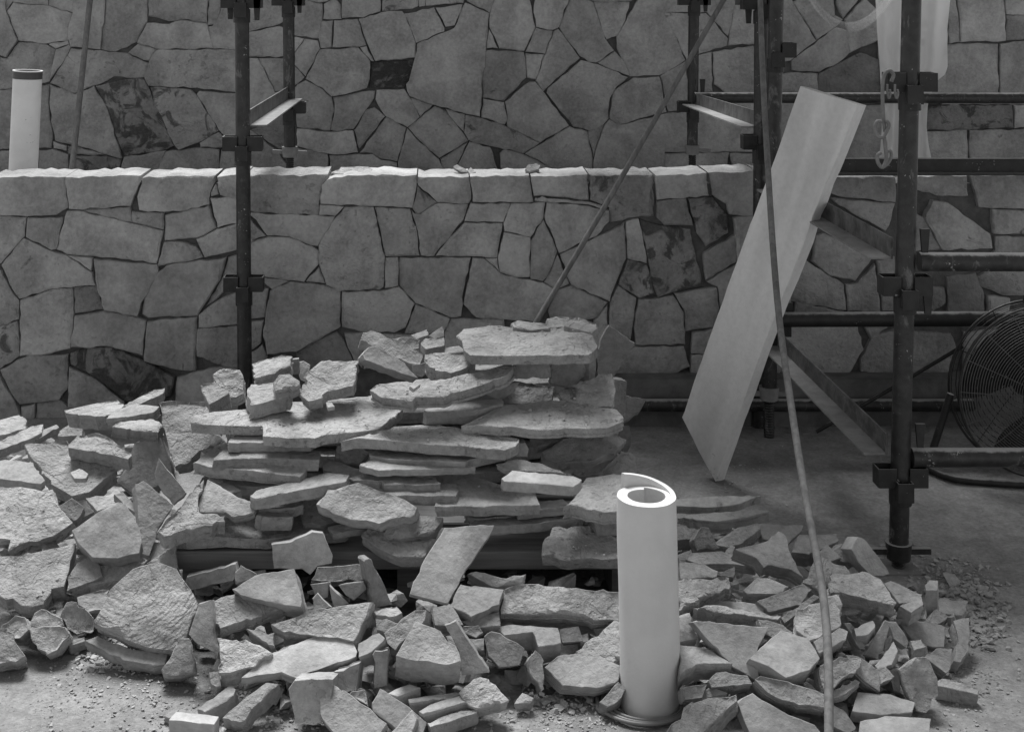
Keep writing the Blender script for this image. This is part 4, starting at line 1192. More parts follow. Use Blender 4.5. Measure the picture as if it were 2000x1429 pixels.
stones("""
slab | pale pointed slab uppermost in the heap right of the foam roll | 3.5 80 0 .024 1 .2 | 1318,975 1400,968 1488,967 1440,984 1400,990 1318,988
slab | pale pointed slab second from top right of the foam roll | 3.4 78 0 .028 1 .25 | 1322,1012 1350,1003 1480,995 1502,997 1460,1010 1400,1018 1335,1010
block | block behind the foam roll beneath the second pointed slab | 3.2 55 0 .05 .9 .4 | 1318,1022 1340,1025 1358,1045 1356,1055 1318,1052
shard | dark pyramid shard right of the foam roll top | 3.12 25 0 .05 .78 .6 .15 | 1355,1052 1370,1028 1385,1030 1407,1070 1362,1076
slab | slab leaning behind the three pointed slab | 3.2 66 0 .032 .98 .5 | 1393,1062 1440,1030 1480,1020 1486,1032 1450,1060 1420,1068
slab | smooth flat slab edge far right of the foam roll, beside the bent pole | 3.22 56 0 .03 .95 .08 | 1478,1024 1570,1025 1566,1035 1540,1062 1490,1052
slab | three pointed pale slab in the right heap | 2.92 56 0 .04 1.04 .2 .03 | 1434,1072 1500,1055 1520,1036 1535,1045 1540,1070 1570,1128 1545,1112 1500,1103 1492,1108 1478,1090
slab | flat slab left of the three pointed slab | 3 66 0 .024 .98 .3 | 1338,1092 1350,1079 1410,1075 1455,1085 1476,1108 1420,1100 1370,1101
block | block directly behind the bent pole, top of the right heap | 3.08 66 0 .045 .98 .4 | 1545,1078 1558,1046 1635,1040 1638,1055 1600,1074 1580,1082
slab | smooth piece right of the roll below the flat slab | 2.95 50 0 .04 .92 .2 | 1327,1096 1375,1100 1403,1115 1400,1126 1330,1130
shard | small triangular piece right of the smooth piece by the roll | 2.94 40 0 .03 .92 .3 | 1398,1122 1435,1106 1432,1128
slab | rough pale slab touching the right side of the foam roll | 2.82 58 0 .045 1.02 .8 | 1325,1133 1425,1126 1424,1150 1390,1164 1325,1195
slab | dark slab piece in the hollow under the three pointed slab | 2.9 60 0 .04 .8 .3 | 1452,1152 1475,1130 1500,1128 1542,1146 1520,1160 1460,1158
slab | smooth thin slab above the dark edged bar right of the roll | 2.78 54 0 .02 1.02 .06 | 1345,1168 1360,1153 1390,1170 1497,1180 1490,1196 1420,1192 1360,1184 1345,1200
block | dark edged bar lying across the right heap | 2.66 74 0 .035 1 .6 .1 | 1356,1188 1395,1181 1450,1189 1527,1202 1520,1209 1400,1194
slab | sloping slab with a bright upper edge behind the dark edged bar | 2.8 42 0 .035 1 .2 | 1478,1174 1570,1140 1587,1150 1562,1182 1500,1195
block | narrow slanting bar just left of the bent pole | 2.74 45 -10 .03 .92 .3 | 1525,1206 1590,1160 1603,1165 1532,1217
slab | smooth shadowed wedge slab below the dark edged bar | 2.58 36 8 .035 .92 .06 | 1352,1214 1366,1211 1502,1224 1474,1280 1484,1332 1432,1302
slab | rough pale slab passing behind the bent pole, mid height | 2.68 56 0 .045 1.04 .7 | 1554,1195 1610,1165 1640,1160 1643,1218 1602,1243 1580,1250 1555,1230
block | block end poking out right of the bent pole | 2.64 50 0 .045 .98 .2 | 1588,1252 1640,1225 1657,1232 1652,1250 1600,1276
block | bright squarish block left of the bent pole | 2.48 58 0 .05 1.12 .1 | 1462,1286 1525,1230 1578,1245 1602,1285 1582,1308 1552,1318 1535,1323 1500,1300
slab | big pale rough slab topping the right end of the rubble | 2.85 70 0 .045 1.02 .9 | 1620,1124 1640,1120 1700,1120 1720,1130 1752,1176 1745,1182 1720,1175 1680,1165 1622,1158
slab | rough slab between the bent pole and the big pale rough slab | 2.94 60 0 .04 1 .7 | 1568,1138 1602,1086 1650,1104 1662,1120 1620,1138 1602,1156
block | smooth block behind the bent pole, below the topmost block | 3.05 50 0 .05 .98 .2 | 1598,1078 1615,1062 1645,1090 1602,1102
shard | rough upright piece left of the fin shaped slab | 3.1 40 10 .04 .92 .6 | 1628,1074 1645,1060 1667,1080 1672,1106 1640,1096
slab | smooth fin shaped slab standing near the post foot | 3.02 22 18 .05 .98 .15 | 1662,1072 1675,1048 1692,1056 1738,1120 1702,1124 1680,1102
block | long block below the scaffold post foot, nearest the fin slab | 2.95 60 0 .04 .98 .3 | 1726,1138 1740,1133 1802,1160 1790,1174 1756,1178
block | squat block right of the big pale rough slab | 2.85 60 -15 .045 1 .25 | 1756,1182 1780,1165 1800,1163 1804,1180 1780,1196
block | small upright brick shaped block at the right edge of the rubble | 2.95 84 0 .065 1.05 .2 | 1806,1142 1815,1132 1833,1133 1831,1152 1808,1153
slab | flat slab in front of the upright brick shaped block | 2.98 80 0 .022 .98 .4 | 1820,1197 1835,1166 1891,1172 1888,1190 1880,1200
slab | smooth quarter round slab at the right of the rubble | 2.72 48 0 .03 1 .08 | 1752,1212 1770,1206 1840,1220 1847,1225 1844,1263 1800,1258 1780,1246
block | narrow plank shaped stone at the right edge of the rubble | 2.74 56 15 .036 1.05 .2 | 1862,1211 1893,1205 1894,1230 1891,1272 1876,1293 1862,1290 1873,1250
slab | small triangular slab left of the plank shaped stone | 2.7 48 0 .035 1.02 .2 | 1806,1282 1830,1265 1862,1265 1857,1300 1848,1315 1816,1290
boulder | tall rough boulder near the right front of the rubble | 2.58 26 0 .06 1.05 .9 .08 | 1754,1306 1790,1282 1810,1282 1829,1320 1832,1350 1810,1392 1790,1388 1770,1350
block | low bar stone lying right of the tall rough boulder | 2.64 72 0 .034 1.02 .4 | 1828,1330 1840,1323 1868,1326 1913,1345 1910,1356 1870,1346 1832,1338
slab | flat fronted slab left of the tall rough boulder | 2.46 68 0 .03 1.04 .1 | 1664,1388 1675,1350 1740,1355 1787,1370 1782,1390 1720,1396
slab | smooth slab cut by the bottom picture edge at right | 2.38 68 0 .03 1.06 .1 | 1675,1445 1680,1408 1730,1397 1819,1402 1816,1445
block | small block with a bright corner in the right hollow | 2.74 62 -10 .034 1.05 .1 | 1668,1226 1705,1210 1709,1225 1692,1240 1672,1242
shard | steep splinter leading down from the big pale rough slab | 2.76 25 10 .03 .95 .3 | 1648,1216 1662,1216 1692,1268 1680,1266
shard | splinter leaning right in the right hollow | 2.74 25 -20 .03 .92 .2 | 1686,1278 1728,1210 1740,1215 1716,1288
shard | splinter leaning left against the quarter round slab | 2.76 25 15 .03 .95 .2 | 1733,1212 1750,1214 1776,1254 1772,1266 1745,1246
slab | bright smooth chip slab left of the quarter round slab | 2.64 48 -10 .04 1.08 .1 | 1708,1298 1745,1250 1754,1270 1742,1298 1720,1310
slab | rough slab just right of the bent pole, lower heap | 2.52 50 0 .04 1 .7 | 1600,1302 1640,1280 1682,1286 1680,1302 1640,1330 1610,1346
slab | flake below the rough slab right of the bent pole | 2.5 58 0 .025 .98 .5 | 1608,1358 1670,1325 1680,1330 1652,1354 1620,1364
slab | long diagonal slab below the right hollow | 2.58 38 10 .045 .98 .3 | 1645,1272 1692,1290 1717,1310 1719,1350 1692,1332 1662,1302
slab | dark mottled lens stone left of the bent pole's foot | 2.46 44 0 .05 .85 .5 .25 | 1474,1326 1485,1318 1540,1330 1612,1355 1612,1382 1560,1376 1500,1352
block | dark bar block below the smooth shadowed wedge | 2.56 55 0 .04 .85 .5 .15 | 1383,1328 1400,1312 1460,1318 1470,1335 1390,1342
slab | low slab right of the foam roll's lower half | 2.6 66 0 .045 .98 .3 | 1328,1258 1380,1265 1432,1295 1360,1297 1328,1318
slab | rough slab leaning in front of the foam roll at the bottom edge | 2.4 52 -8 .045 1.03 .8 | 1298,1432 1350,1370 1400,1360 1438,1355 1440,1368 1372,1432 1330,1448
slab | broad smooth slab at the bottom edge left of the bent pole | 2.38 44 0 .03 1.02 .06 | 1440,1372 1470,1353 1540,1395 1592,1415 1614,1445 1470,1445
shard | pale flat piece behind the leaning slab at the roll foot | 2.5 50 0 .03 1.05 .3 | 1363,1358 1385,1342 1422,1352 1370,1369
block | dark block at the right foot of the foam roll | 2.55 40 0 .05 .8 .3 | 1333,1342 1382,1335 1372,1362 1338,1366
slab | small slab at the foot of the bent pole, right side | 2.4 42 0 .03 1 .1 | 1622,1372 1652,1390 1672,1420 1656,1432 1624,1416
block | bright narrow piece touching the right side of the foam roll | 2.72 45 0 .05 1.08 .1 | 1325,1202 1347,1195 1362,1246 1328,1254
block | rough cube left of the tall rough boulder | 2.62 50 0 .04 .98 .5 | 1698,1312 1730,1300 1748,1320 1720,1336
block | thin upright piece against the tall rough boulder | 2.56 15 0 .04 .95 .3 | 1735,1308 1756,1302 1757,1352 1745,1348
chip | rough lump in front of the upright brick shaped block | 2.9 50 0 .04 .95 .5 | 1798,1216 1830,1188 1852,1202 1832,1218
chip | small finger shaped pebble in the right hollow | 2.66 50 0 .025 1.02 .2 | 1722,1252 1740,1238 1742,1250 1728,1262
chip | pebble on the lower edge of the quarter round slab | 2.68 60 0 .03 .98 .3 | 1778,1250 1800,1246 1810,1262 1785,1270
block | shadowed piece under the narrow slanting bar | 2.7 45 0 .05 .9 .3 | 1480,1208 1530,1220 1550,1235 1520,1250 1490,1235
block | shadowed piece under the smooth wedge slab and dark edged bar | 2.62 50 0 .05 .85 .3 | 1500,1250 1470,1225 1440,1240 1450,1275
""", True)
# ------------------------------------------------------------------ footing in front of the wall
bm = bmesh.new()
add_box(bm, (P(1170, 0, 4.47).x, 4.47, -0.05), (2.4, D_FRONT + 0.02, 0.158))
ft = bm_obj('footing', bm, grey_mat('footing_concrete', 0.11, 0.9, var=0.4, scale=9, bump=0.003))
tag(ft, kind='structure')

# ------------------------------------------------------------------ pallet
pal = tag(empty('timber_pallet', (-0.07, 3.14, 0)), 'dark timber pallet carrying the slab stack', 'pallet', kind='thing')
for k in range(6):
    bm = bmesh.new()
    y0 = 3.10 + k * 0.165
    add_box(bm, (-0.625, y0, 0.126), (0.485, y0 + 0.14, 0.168))
    bmesh.ops.bevel(bm, geom=bm.edges[:], offset=0.003, segments=1, affect='EDGES')
    bm_obj('deck_board', bm, M_TIMBER_DARK, pal)
for x in (-0.60, -0.09, 0.42):
    bm = bmesh.new()
    add_box(bm, (x, 3.16, 0.022), (x + 0.05, 4.10, 0.1255))
    bm_obj('bearer', bm, M_TIMBER_DARK, pal)
for y0 in (3.18, 3.55, 3.95):
    bm = bmesh.new()
    add_box(bm, (-0.62, y0, 0.0), (0.48, y0 + 0.1, 0.0215))
    bm_obj('bottom_board', bm, M_TIMBER_DARK, pal)

# ------------------------------------------------------------------ scaffolds
TR = 0.0242
def tube_obj(name, pts, r, mat, parent, seg=16):
    bm = bmesh.new()
    add_tube(bm, pts, r, seg)
    return bm_obj(name, bm, mat, parent, smooth=50)

def socket(parent, c, axis_x=1, w=0.062, h=0.048, sides=(-1, 1), d2=True):
    """pressed steel cup: flat loops welded to the sides of a standard and a collar below"""
    bm = bmesh.new()
    t = 0.003
    for s in sides:
        x0, x1 = c.x + s * TR * 0.7, c.x + s * w
        xa, xb = min(x0, x1), max(x0, x1)
        add_box(bm, (xa, c.y - 0.024, c.z - h / 2), (xb, c.y - 0.024 + t, c.z + h / 2))
        add_box(bm, (xa, c.y + 0.021, c.z - h / 2), (xb, c.y + 0.021 + t, c.z + h / 2))
        xo = x1
        add_box(bm, (xo - t / 2, c.y - 0.0235, c.z - h / 2 + 0.0004), (xo + t / 2, c.y + 0.0235, c.z + h / 2 - 0.0004))
    # front loop and collar
    pts = [Vector((c.x + math.cos(a) * (TR + 0.004), c.y + math.sin(a) * (TR + 0.004), 0)) for a in [2 * math.pi * k / 16 for k in range(16)]]
    for zz0, zz1 in ((-h / 2 - 0.048, -h / 2 - 0.004),):
        ring0 = [bm.verts.new((p.x, p.y, c.z + zz0)) for p in pts]
        ring1 = [bm.verts.new((p.x, p.y, c.z + zz1)) for p in pts]
        for i in range(16):
            bm.faces.new((ring0[i], ring0[(i + 1) % 16], ring1[(i + 1) % 16], ring1[i]))
    if d2:
        y = c.y - TR - 0.020
        add_box(bm, (c.x - 0.020, y, c.z - h / 2 - 0.03), (c.x + 0.020, y + t, c.z + h / 2 - 0.03))
        add_box(bm, (c.x - 0.020, y + t, c.z - h / 2 - 0.03), (c.x - 0.017, y + 0.024, c.z + h / 2 - 0.03))
        add_box(bm, (c.x + 0.017, y + t, c.z - h / 2 - 0.03), (c.x + 0.020, y + 0.024, c.z + h / 2 - 0.03))
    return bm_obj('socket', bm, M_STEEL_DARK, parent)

def wedge(parent, c, h=0.075, w=0.024):
    bm = bmesh.new()
    vs = [bm.verts.new(c + Vector((x, y, z))) for x, y, z in (
        (-w / 2, -.004, h * .5), (w / 2, -.004, h * .5), (w * .32, -.004, -h * .5), (-w * .32, -.004, -h * .5),
        (-w / 2, .004, h * .5), (w / 2, .004, h * .5), (w * .32, .004, -h * .5), (-w * .32, .004, -h * .5))]
    for f in ((0, 1, 2, 3), (7, 6, 5, 4), (0, 4, 5, 1), (1, 5, 6, 2), (2, 6, 7, 3), (3, 7, 4, 0)):
        bm.faces.new([vs[i] for i in f])
    return bm_obj('wedge', bm, M_STEEL_DARK, parent)

def jack(parent, c, bottom, wing=0.075, mat=None):
    """wing nut, threaded spindle and foot plate under a standard"""
    mat = mat or M_STEEL_DUST
    bm = bmesh.new()
    add_tube(bm, [c + Vector((0, 0, .022)), c + Vector((0, 0, -.02))], [0.033, 0.029], 16)
    for s in (-1, 1):
        a = Vector((s * 0.028, 0, 0)); b = Vector((s * wing, s * 0.01, s * -0.004))
        add_obox(bm, c + (a + b) / 2, (b - a) / 2, Vector((0, .007, 0)), Vector((0, 0, .007)))
    bm_obj('wing_nut', bm, mat, parent, smooth=40)
    bm = bmesh.new()
    pts, rr = [], []
    n = int((c.z - bottom) / 0.0045)
    for k in range(max(2, n)):
        pts.append(Vector((c.x, c.y, c.z - 0.015 - (c.z - 0.015 - bottom) * k / max(1, n - 1))))
        rr.append(0.0175 if k % 2 else 0.0150)
    add_tube(bm, pts, rr, 14)
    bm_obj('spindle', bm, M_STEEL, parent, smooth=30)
    bm = bmesh.new()
    add_box(bm, (c.x - .045, c.y - .045, bottom - 0.004), (c.x + .045, c.y + .045, bottom + 0.002))
    bm_obj('foot_plate', bm, M_STEEL_DUST, parent)

def transom(parent, a, b, flange_side, web=0.055, fl=0.055):
    """steel angle: upright web and a flat flange towards flange_side, rust and stone dust on it"""
    dirv = (b - a).normalized()
    side = dirv.cross(Vector((0, 0, 1))).normalized()
    if side.x * flange_side < 0: side = -side
    up = Vector((0, 0, 1))
    bm = bmesh.new()
    mid = (a + b) / 2; half = (b - a) / 2
    add_obox(bm, mid + up * web / 2, half, side * 0.0025, up * web / 2)
    w = bm_obj('transom_web', bm, M_ANGLE, parent)
    bm = bmesh.new()
    add_obox(bm, mid + side * (fl / 2 + 0.003) + up * 0.0025, half * 0.998, side * fl / 2, up * 0.0025)
    bm_obj('transom_flange', bm, M_STEEL_DUST, parent)

def standard(parent, p_top, p_bot, sockets, seg=20):
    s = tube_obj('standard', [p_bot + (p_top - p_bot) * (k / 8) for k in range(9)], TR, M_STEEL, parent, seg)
    s.location = Vector(s.location)
    for py, sides, ww in sockets:
        d = p_top.y
        z = zof(py, d)
        f = (z - p_bot.z) / (p_top.z - p_bot.z)
        c = p_bot + (p_top - p_bot) * f
        socket(s, c, sides=sides, w=ww)
    return s

# left frame
lf = tag(empty('scaffold_frame', P(478, 800, 4.42)), 'dark steel scaffold frame at left with a short angle transom over the wall', 'scaffold', kind='thing')
def ext(p_top, p_bot, z):
    f = (z - p_bot.z) / (p_top.z - p_bot.z)
    return p_bot + (p_top - p_bot) * f
pt, pb = P(472, -40, 4.42), P(478, 735, 4.42)
standard(lf, ext(pt, pb, 2.2), ext(pt, pb, 0.0), [(2, (-1, 1), .066), (280, (-1, 1), .064), (553, (-1, 1), .064)])
pt2, pb2 = P(563, -40, 5.5), P(566, 297, 5.5)
s2 = standard(lf, ext(pt2, pb2, 2.2), pb2, [(0, (-1, 1), .066), (210, (1,), .066)])
jack(s2, pb2, 0.56, 0.07)
transom(lf, P(487, 247, 4.42), P(563, 195, 5.5), 1)
for c in (P(502, 18, 4.40), P(585, 8, 5.48), P(450, 16, 4.44)):
    wedge(lf, c)

# right frame
rf = tag(empty('scaffold_frame', P(1755, 1110, 3.4)), 'larger dark steel scaffold bay at right with tubes, angle transoms and jack foot', 'scaffold', kind='thing')
nt_, nb_ = P(1781, -20, 3.4), P(1755, 1075, 3.4)
sN = standard(rf, ext(nt_, nb_, 2.2), nb_, [(160, (-1, 1), .062), (556, (-1, 1), .062), (928, (-1, 1), .062)])
jack(sN, nb_, 0.0, 0.085, M_STEEL)
at_, ab_ = P(1488, -40, 4.47), P(1482, 800, 4.47)
sA = standard(rf, ext(at_, ab_, 2.2), ext(at_, ab_, 0.0), [(5, (-1, 1), .066), (277, (-1,), .062)])
bt_, bb_ = P(1517, -40, 4.36), P(1502, 768, 4.36)
sB = standard(rf, ext(bt_, bb_, 2.2), bb_, [(98, (1,), .062), (378, (1,), .062), (640, (1,), .062)])
jack(sB, bb_, 0.0, 0.068)
rt_, rb_ = P(1356, -40, 6.0), P(1352, 293, 6.0)
sR = standard(rf, ext(rt_, rb_, 2.2), rb_, [(0, (-1, 1), .07), (208, (-1,), .066)])
jack(sR, rb_, 0.56, 0.085)
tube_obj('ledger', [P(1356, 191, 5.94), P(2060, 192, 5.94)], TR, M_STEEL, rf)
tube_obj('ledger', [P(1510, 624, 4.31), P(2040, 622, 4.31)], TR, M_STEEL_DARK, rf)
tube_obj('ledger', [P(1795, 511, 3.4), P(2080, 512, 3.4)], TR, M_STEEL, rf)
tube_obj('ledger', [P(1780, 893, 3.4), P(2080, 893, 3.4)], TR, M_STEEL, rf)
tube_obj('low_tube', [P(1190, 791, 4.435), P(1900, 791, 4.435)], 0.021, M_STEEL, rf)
bm = bmesh.new()
za, zb = zof(310, 4.44), zof(336, 4.44)
add_box(bm, (P(1600, 0, 4.44).x, 4.44, zb), (P(2080, 0, 4.44).x, 4.452, za))
add_box(bm, (P(1600, 0, 4.44).x, 4.41, zof(343, 4.41)), (P(2080, 0, 4.44).x, 4.4515, zof(343, 4.41) + 0.006))
bm_obj('edge_beam', bm, M_STEEL_DARK, rf)
transom(rf, P(1482, 250, 4.47), P(1356, 205, 6.0), -1)
transom(rf, P(1742, 506, 3.41), P(1512, 372, 4.36), -1)
transom(rf, P(1732, 888, 3.41), P(1512, 670, 4.36), -1)
for c in (P(1806, 470, 3.385), P(1797, 850, 3.385), P(1372, 170, 5.96), P(1541, 612, 4.33), P(1462, 26, 4.47), P(1378, 8, 5.98), P(1812, 590, 3.385)):
    wedge(rf, c, 0.07 if c.y > 4 else 0.06)
# unseen deck boards added above the bay, sized and placed to shade it
for k in range(6):
    bm = bmesh.new()
    y0 = 3.85 + k * 0.235
    add_box(bm, (0.04, y0, 2.16), (3.4, y0 + 0.225, 2.2))
    bm_obj('deck_board', bm, M_TIMBER, rf)

# hooks hanging from the upper socket
hk = tag(empty('steel_hook_chain', P(1728, 330, 3.36)), 'linked steel hooks hanging from the near scaffold post', 'hook', kind='thing')
bm = bmesh.new()
d = 3.355
add_tube(bm, curve_pts([P(x, y, d) for x, y in ((1741, 160), (1745, 146), (1737, 138), (1728, 145), (1724, 165), (1724, 200), (1726, 235), (1729, 258))], 6), 0.0047, 10)
bm_obj('upper_hook', bm, M_HOOK, hk, smooth=60)
bm = bmesh.new()
add_tube(bm, curve_pts([P(x, y, d - .008) for x, y in ((1722, 238), (1713, 238), (1709, 250), (1713, 265), (1724, 268), (1732, 256), (1736, 244), (1731, 236))], 6), 0.0047, 10)
bm_obj('middle_hook', bm, M_HOOK, hk, smooth=60)
bm = bmesh.new()
add_tube(bm, curve_pts([P(x, y, d) for x, y in ((1727, 268), (1729, 285), (1731, 310), (1724, 327), (1715, 318), (1714, 304), (1721, 298))], 6), 0.0047, 10)
add_tube(bm, curve_pts([P(x, y, d + .01) for x, y in ((1729, 300), (1738, 294), (1741, 305), (1735, 318), (1727, 326))], 6), 0.0043, 10)
bm_obj('lower_hook', bm, M_HOOK, hk, smooth=60)
bm = bmesh.new()
for x0 in (1734, 1749):
    add_tube(bm, curve_pts([P(x, y, d - .002) for x, y in ((x0 - 1, 165), (x0 - 1, 180), (x0 + 2, 192), (x0 + 5, 185), (x0 + 4, 175))], 5), 0.0032, 8)
bm_obj('tie_wire', bm, M_HOOK, hk, smooth=60)

# ------------------------------------------------------------------ leaning board
stone('board', 'pale smooth board leaning on the scaffold bay, standing on one corner', 'board',
      [(1563, 168), (1620, 187), (1676, 203), (1642, 290), (1612, 358), (1560, 500), (1505, 640), (1450, 790), (1397, 940), (1364, 880), (1332, 815), (1370, 705), (1450, 480), (1510, 318)],
      3.97, 7, -46, 0.045, 1.0, 0.0, spacing=0.03)
bd = bpy.data.objects['board']
bd.data.materials.clear(); bd.data.materials.append(M_BOARD)

# ------------------------------------------------------------------ poles
bm = bmesh.new()
ctrl = [(1476, -260, 4.5), (1484, -30, 4.22), (1490, 150, 4.0), (1500, 330, 3.8), (1511, 500, 3.58), (1524, 640, 3.4), (1545, 790, 3.2), (1570, 950, 3.0), (1598, 1100, 2.84), (1612, 1200, 2.72), (1618, 1300, 2.6), (1619, 1450, 2.46), (1619, 1540, 2.40)]
add_tube(bm, curve_pts([P(*c) for c in ctrl], 5), 0.0086, 12)
tag(bm_obj('bent_pole', bm, M_POLE, smooth=60), 'long bent wooden pole crossing in front of the leaning board', 'pole', kind='thing')
bm = bmesh.new()
add_tube(bm, curve_pts([P(*c) for c in ((1540, -220, 4.62), (1425, -20, 4.52), (1225, 328, 4.40), (1130, 490, 4.34), (1048, 628, 4.28), (925, 838, 4.2))], 4), [0.0088] * 20 + [0.0105], 12)
tag(bm_obj('leaning_rod', bm, M_POLE, smooth=60), 'thin straight rod leaning diagonally across the low wall', 'rod', kind='thing')
bm = bmesh.new()
add_tube(bm, [P(205, -260, 6.32), P(178, -20, 6.2), P(144, 300, 5.75), P(139, 345, 5.70)], 0.0135, 12)
tag(bm_obj('leaning_rod', bm, M_POLE, smooth=60), 'grey rod leaning on the tall wall beside the white pipe', 'rod', kind='thing')
bm = bmesh.new()
add_tube(bm, [P(1594, 843, 4.38), P(1735, 762, 4.36), P(1880, 676, 4.34)], 0.0065, 10)
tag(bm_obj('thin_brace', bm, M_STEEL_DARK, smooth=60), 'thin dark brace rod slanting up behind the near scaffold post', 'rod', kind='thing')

# ------------------------------------------------------------------ white pipe behind the low wall
pp = tag(empty('white_pipe', P(46, 345, 4.95)), 'white plastic pipe stub with a dark rim standing behind the low wall', 'pipe', kind='thing')
a, b = P(44, 365, 4.95), P(53.5, 154, 4.95)
R = 0.0525
def hollow(a, b, ro, ri, seg=32):
    bm = bmesh.new()
    t = (b - a).normalized()
    x = Vector((1, 0, 0)); x = (x - t * x.dot(t)).normalized(); y = t.cross(x)
    rings = []
    for p, r in ((a, ro), (b, ro), (b, ri), (a, ri)):
        rings.append([bm.verts.new(p + (x * math.cos(2 * math.pi * k / seg) + y * math.sin(2 * math.pi * k / seg)) * r) for k in range(seg)])
    for i in range(4):
        A, B = rings[i], rings[(i + 1) % 4]
        for k in range(seg):
            bm.faces.new((A[k], A[(k + 1) % seg], B[(k + 1) % seg], B[k]))
    return bm
bm_obj('pipe_wall', hollow(a, b, R, R - 0.004), M_PIPE, pp, smooth=50)
c = b + (b - a).normalized() * 0.027
bm_obj('rim', hollow(b + (c - b) * 0.02, c, R + 0.0015, R - 0.005), M_PIPE_DARK, pp, smooth=50)
e2 = c + (c - b).normalized() * 0.004
bm_obj('lip', hollow(c + (c - b) * 0.02, e2, R + 0.002, R - 0.005), M_PIPE, pp, smooth=50)

# ------------------------------------------------------------------ foam roll and hose coil
def foam_material():
    m, t, b_ = new_mat('white_foam')
    vec, oi = offset_coord(t)
    n1 = noise_tex(t, vec, 9.0, 4.0, 0.6)
    col = math_node(t, 'MULTIPLY', ramp(t, n1, 0.3, 0.7, 0.93, 1.03), 0.60)
    cc = t.nodes.new('ShaderNodeCombineColor')
    for i in range(3): t.links.new(col, cc.inputs[i])
    t.links.new(cc.outputs[0], b_.inputs['Base Color'])
    b_.inputs['Roughness'].default_value = 0.6
    b_.inputs['Subsurface Weight'].default_value = 0.35
    b_.inputs['Subsurface Radius'].default_value = (0.02, 0.02, 0.02)
    bp = t.nodes.new('ShaderNodeBump'); bp.inputs['Distance'].default_value = 1.0
    t.links.new(math_node(t, 'MULTIPLY', noise_tex(t, vec, 160.0, 3.0, 0.5), 0.0006), bp.inputs['Height'])
    t.links.new(bp.outputs[0], b_.inputs['Normal'])
    return m
M_FOAM = foam_material()
RD = 2.755
base = P(1264, 1398, RD)
base.z = 0.0
top_z = zof(975, RD - 0.02)
bm = bmesh.new()
turns, nseg, nz = 2.12, 120, 18
def flap(a):
    return 0.028 * max(0.0, 1 - a / 125)
rows = []
TH = 0.0105
for i in range(nseg + 1):
    s = i / nseg
    ang = math.radians(128) - s * turns * 2 * math.pi          # starts at the outer flap on the left
    r_out = 0.0675 - 0.0110 * s * turns
    col = []
    for k in range(nz + 1):
        z = k / nz
        zz = z * top_z + (flap(s * turns * 360) if z == 1 else 0.0)
        lean = Vector((-0.0035 + 0.012 * (1 - z) * 0.0, 0, 0))
        bul = 1 + 0.02 * math.sin(z * 3.1) + (0.028 * noise.noise(Vector((math.cos(ang) * 2, math.sin(ang) * 2, z * 3))))
        sh = (z - 0.5) * -0.006 + 0.0015 * math.sin(z * 5)
        for r in (r_out * bul, (r_out - TH) * bul):
            col.append(bm.verts.new((base.x + math.cos(ang) * r + sh, base.y + math.sin(ang) * r, zz)))
    rows.append(col)
for i in range(nseg):
    A, B = rows[i], rows[i + 1]
    for k in range(nz):
        o0, n0, o1, n1 = 2 * k, 2 * k + 1, 2 * k + 2, 2 * k + 3
        bm.faces.new((A[o0], B[o0], B[o1], A[o1]))
        bm.faces.new((A[n1], B[n1], B[n0], A[n0]))
    bm.faces.new((A[2 * nz], B[2 * nz], B[2 * nz + 1], A[2 * nz + 1]))
    bm.faces.new((A[1], B[1], B[0], A[0]))
for R_ in (rows[0], rows[-1]):
    for k in range(nz):
        bm.faces.new((R_[2 * k], R_[2 * k + 2], R_[2 * k + 3], R_[2 * k + 1]))
tag(bm_obj('foam_roll', bm, M_FOAM, smooth=45), 'white foam sheet rolled up and standing on end in front of the stack', 'foam roll', kind='thing')
bm = bmesh.new()
pts = []
for i in range(150):
    s = i / 149
    ang = s * 3.1 * 2 * math.pi + 0.6
    r = 0.0725 + 0.024 * s + 0.0015 * math.sin(ang * 1.3)
    pts.append((base.x - 0.010 + math.cos(ang) * r, base.y - 0.002 + math.sin(ang) * r * 0.95, 0.006 + 0.004 * math.sin(s * 9) ** 2))
add_tube(bm, pts, 0.0036, 8)
tag(bm_obj('hose_coil', bm, grey_mat('grey_hose', 0.17, 0.5, var=0.15, bump=0.0003), smooth=60), 'thin grey hose coiled on the ground round the foot of the foam roll', 'hose', kind='thing')

# ------------------------------------------------------------------ plastic sheets
def plastic_material(name='clear_plastic', clear=0.16):
    m, t, b_ = new_mat(name)
    out = t.nodes['Material Output']
    df = N(t, 'ShaderNodeBsdfDiffuse', Color=(.86, .86, .86, 1))
    tl = N(t, 'ShaderNodeBsdfTranslucent', Color=(.93, .93, .93, 1))
    tp = N(t, 'ShaderNodeBsdfTransparent', Color=(.9, .9, .9, 1))
    gl = N(t, 'ShaderNodeBsdfGlossy', Color=(.8, .8, .8, 1), Roughness=0.3)
    m1 = N(t, 'ShaderNodeMixShader', Fac=0.5)
    m2 = N(t, 'ShaderNodeMixShader', Fac=clear)
    m3 = N(t, 'ShaderNodeMixShader', Fac=0.08 if clear < 0.5 else 0.0)
    t.links.new(df.outputs[0], m1.inputs[1]); t.links.new(tl.outputs[0], m1.inputs[2])
    t.links.new(m1.outputs[0], m2.inputs[1]); t.links.new(tp.outputs[0], m2.inputs[2])
    t.links.new(m2.outputs[0], m3.inputs[1]); t.links.new(gl.outputs[0], m3.inputs[2])
    t.links.new(m3.outputs[0], out.inputs[0])
    t.nodes.remove(b_)
    return m
M_PLASTIC = plastic_material()
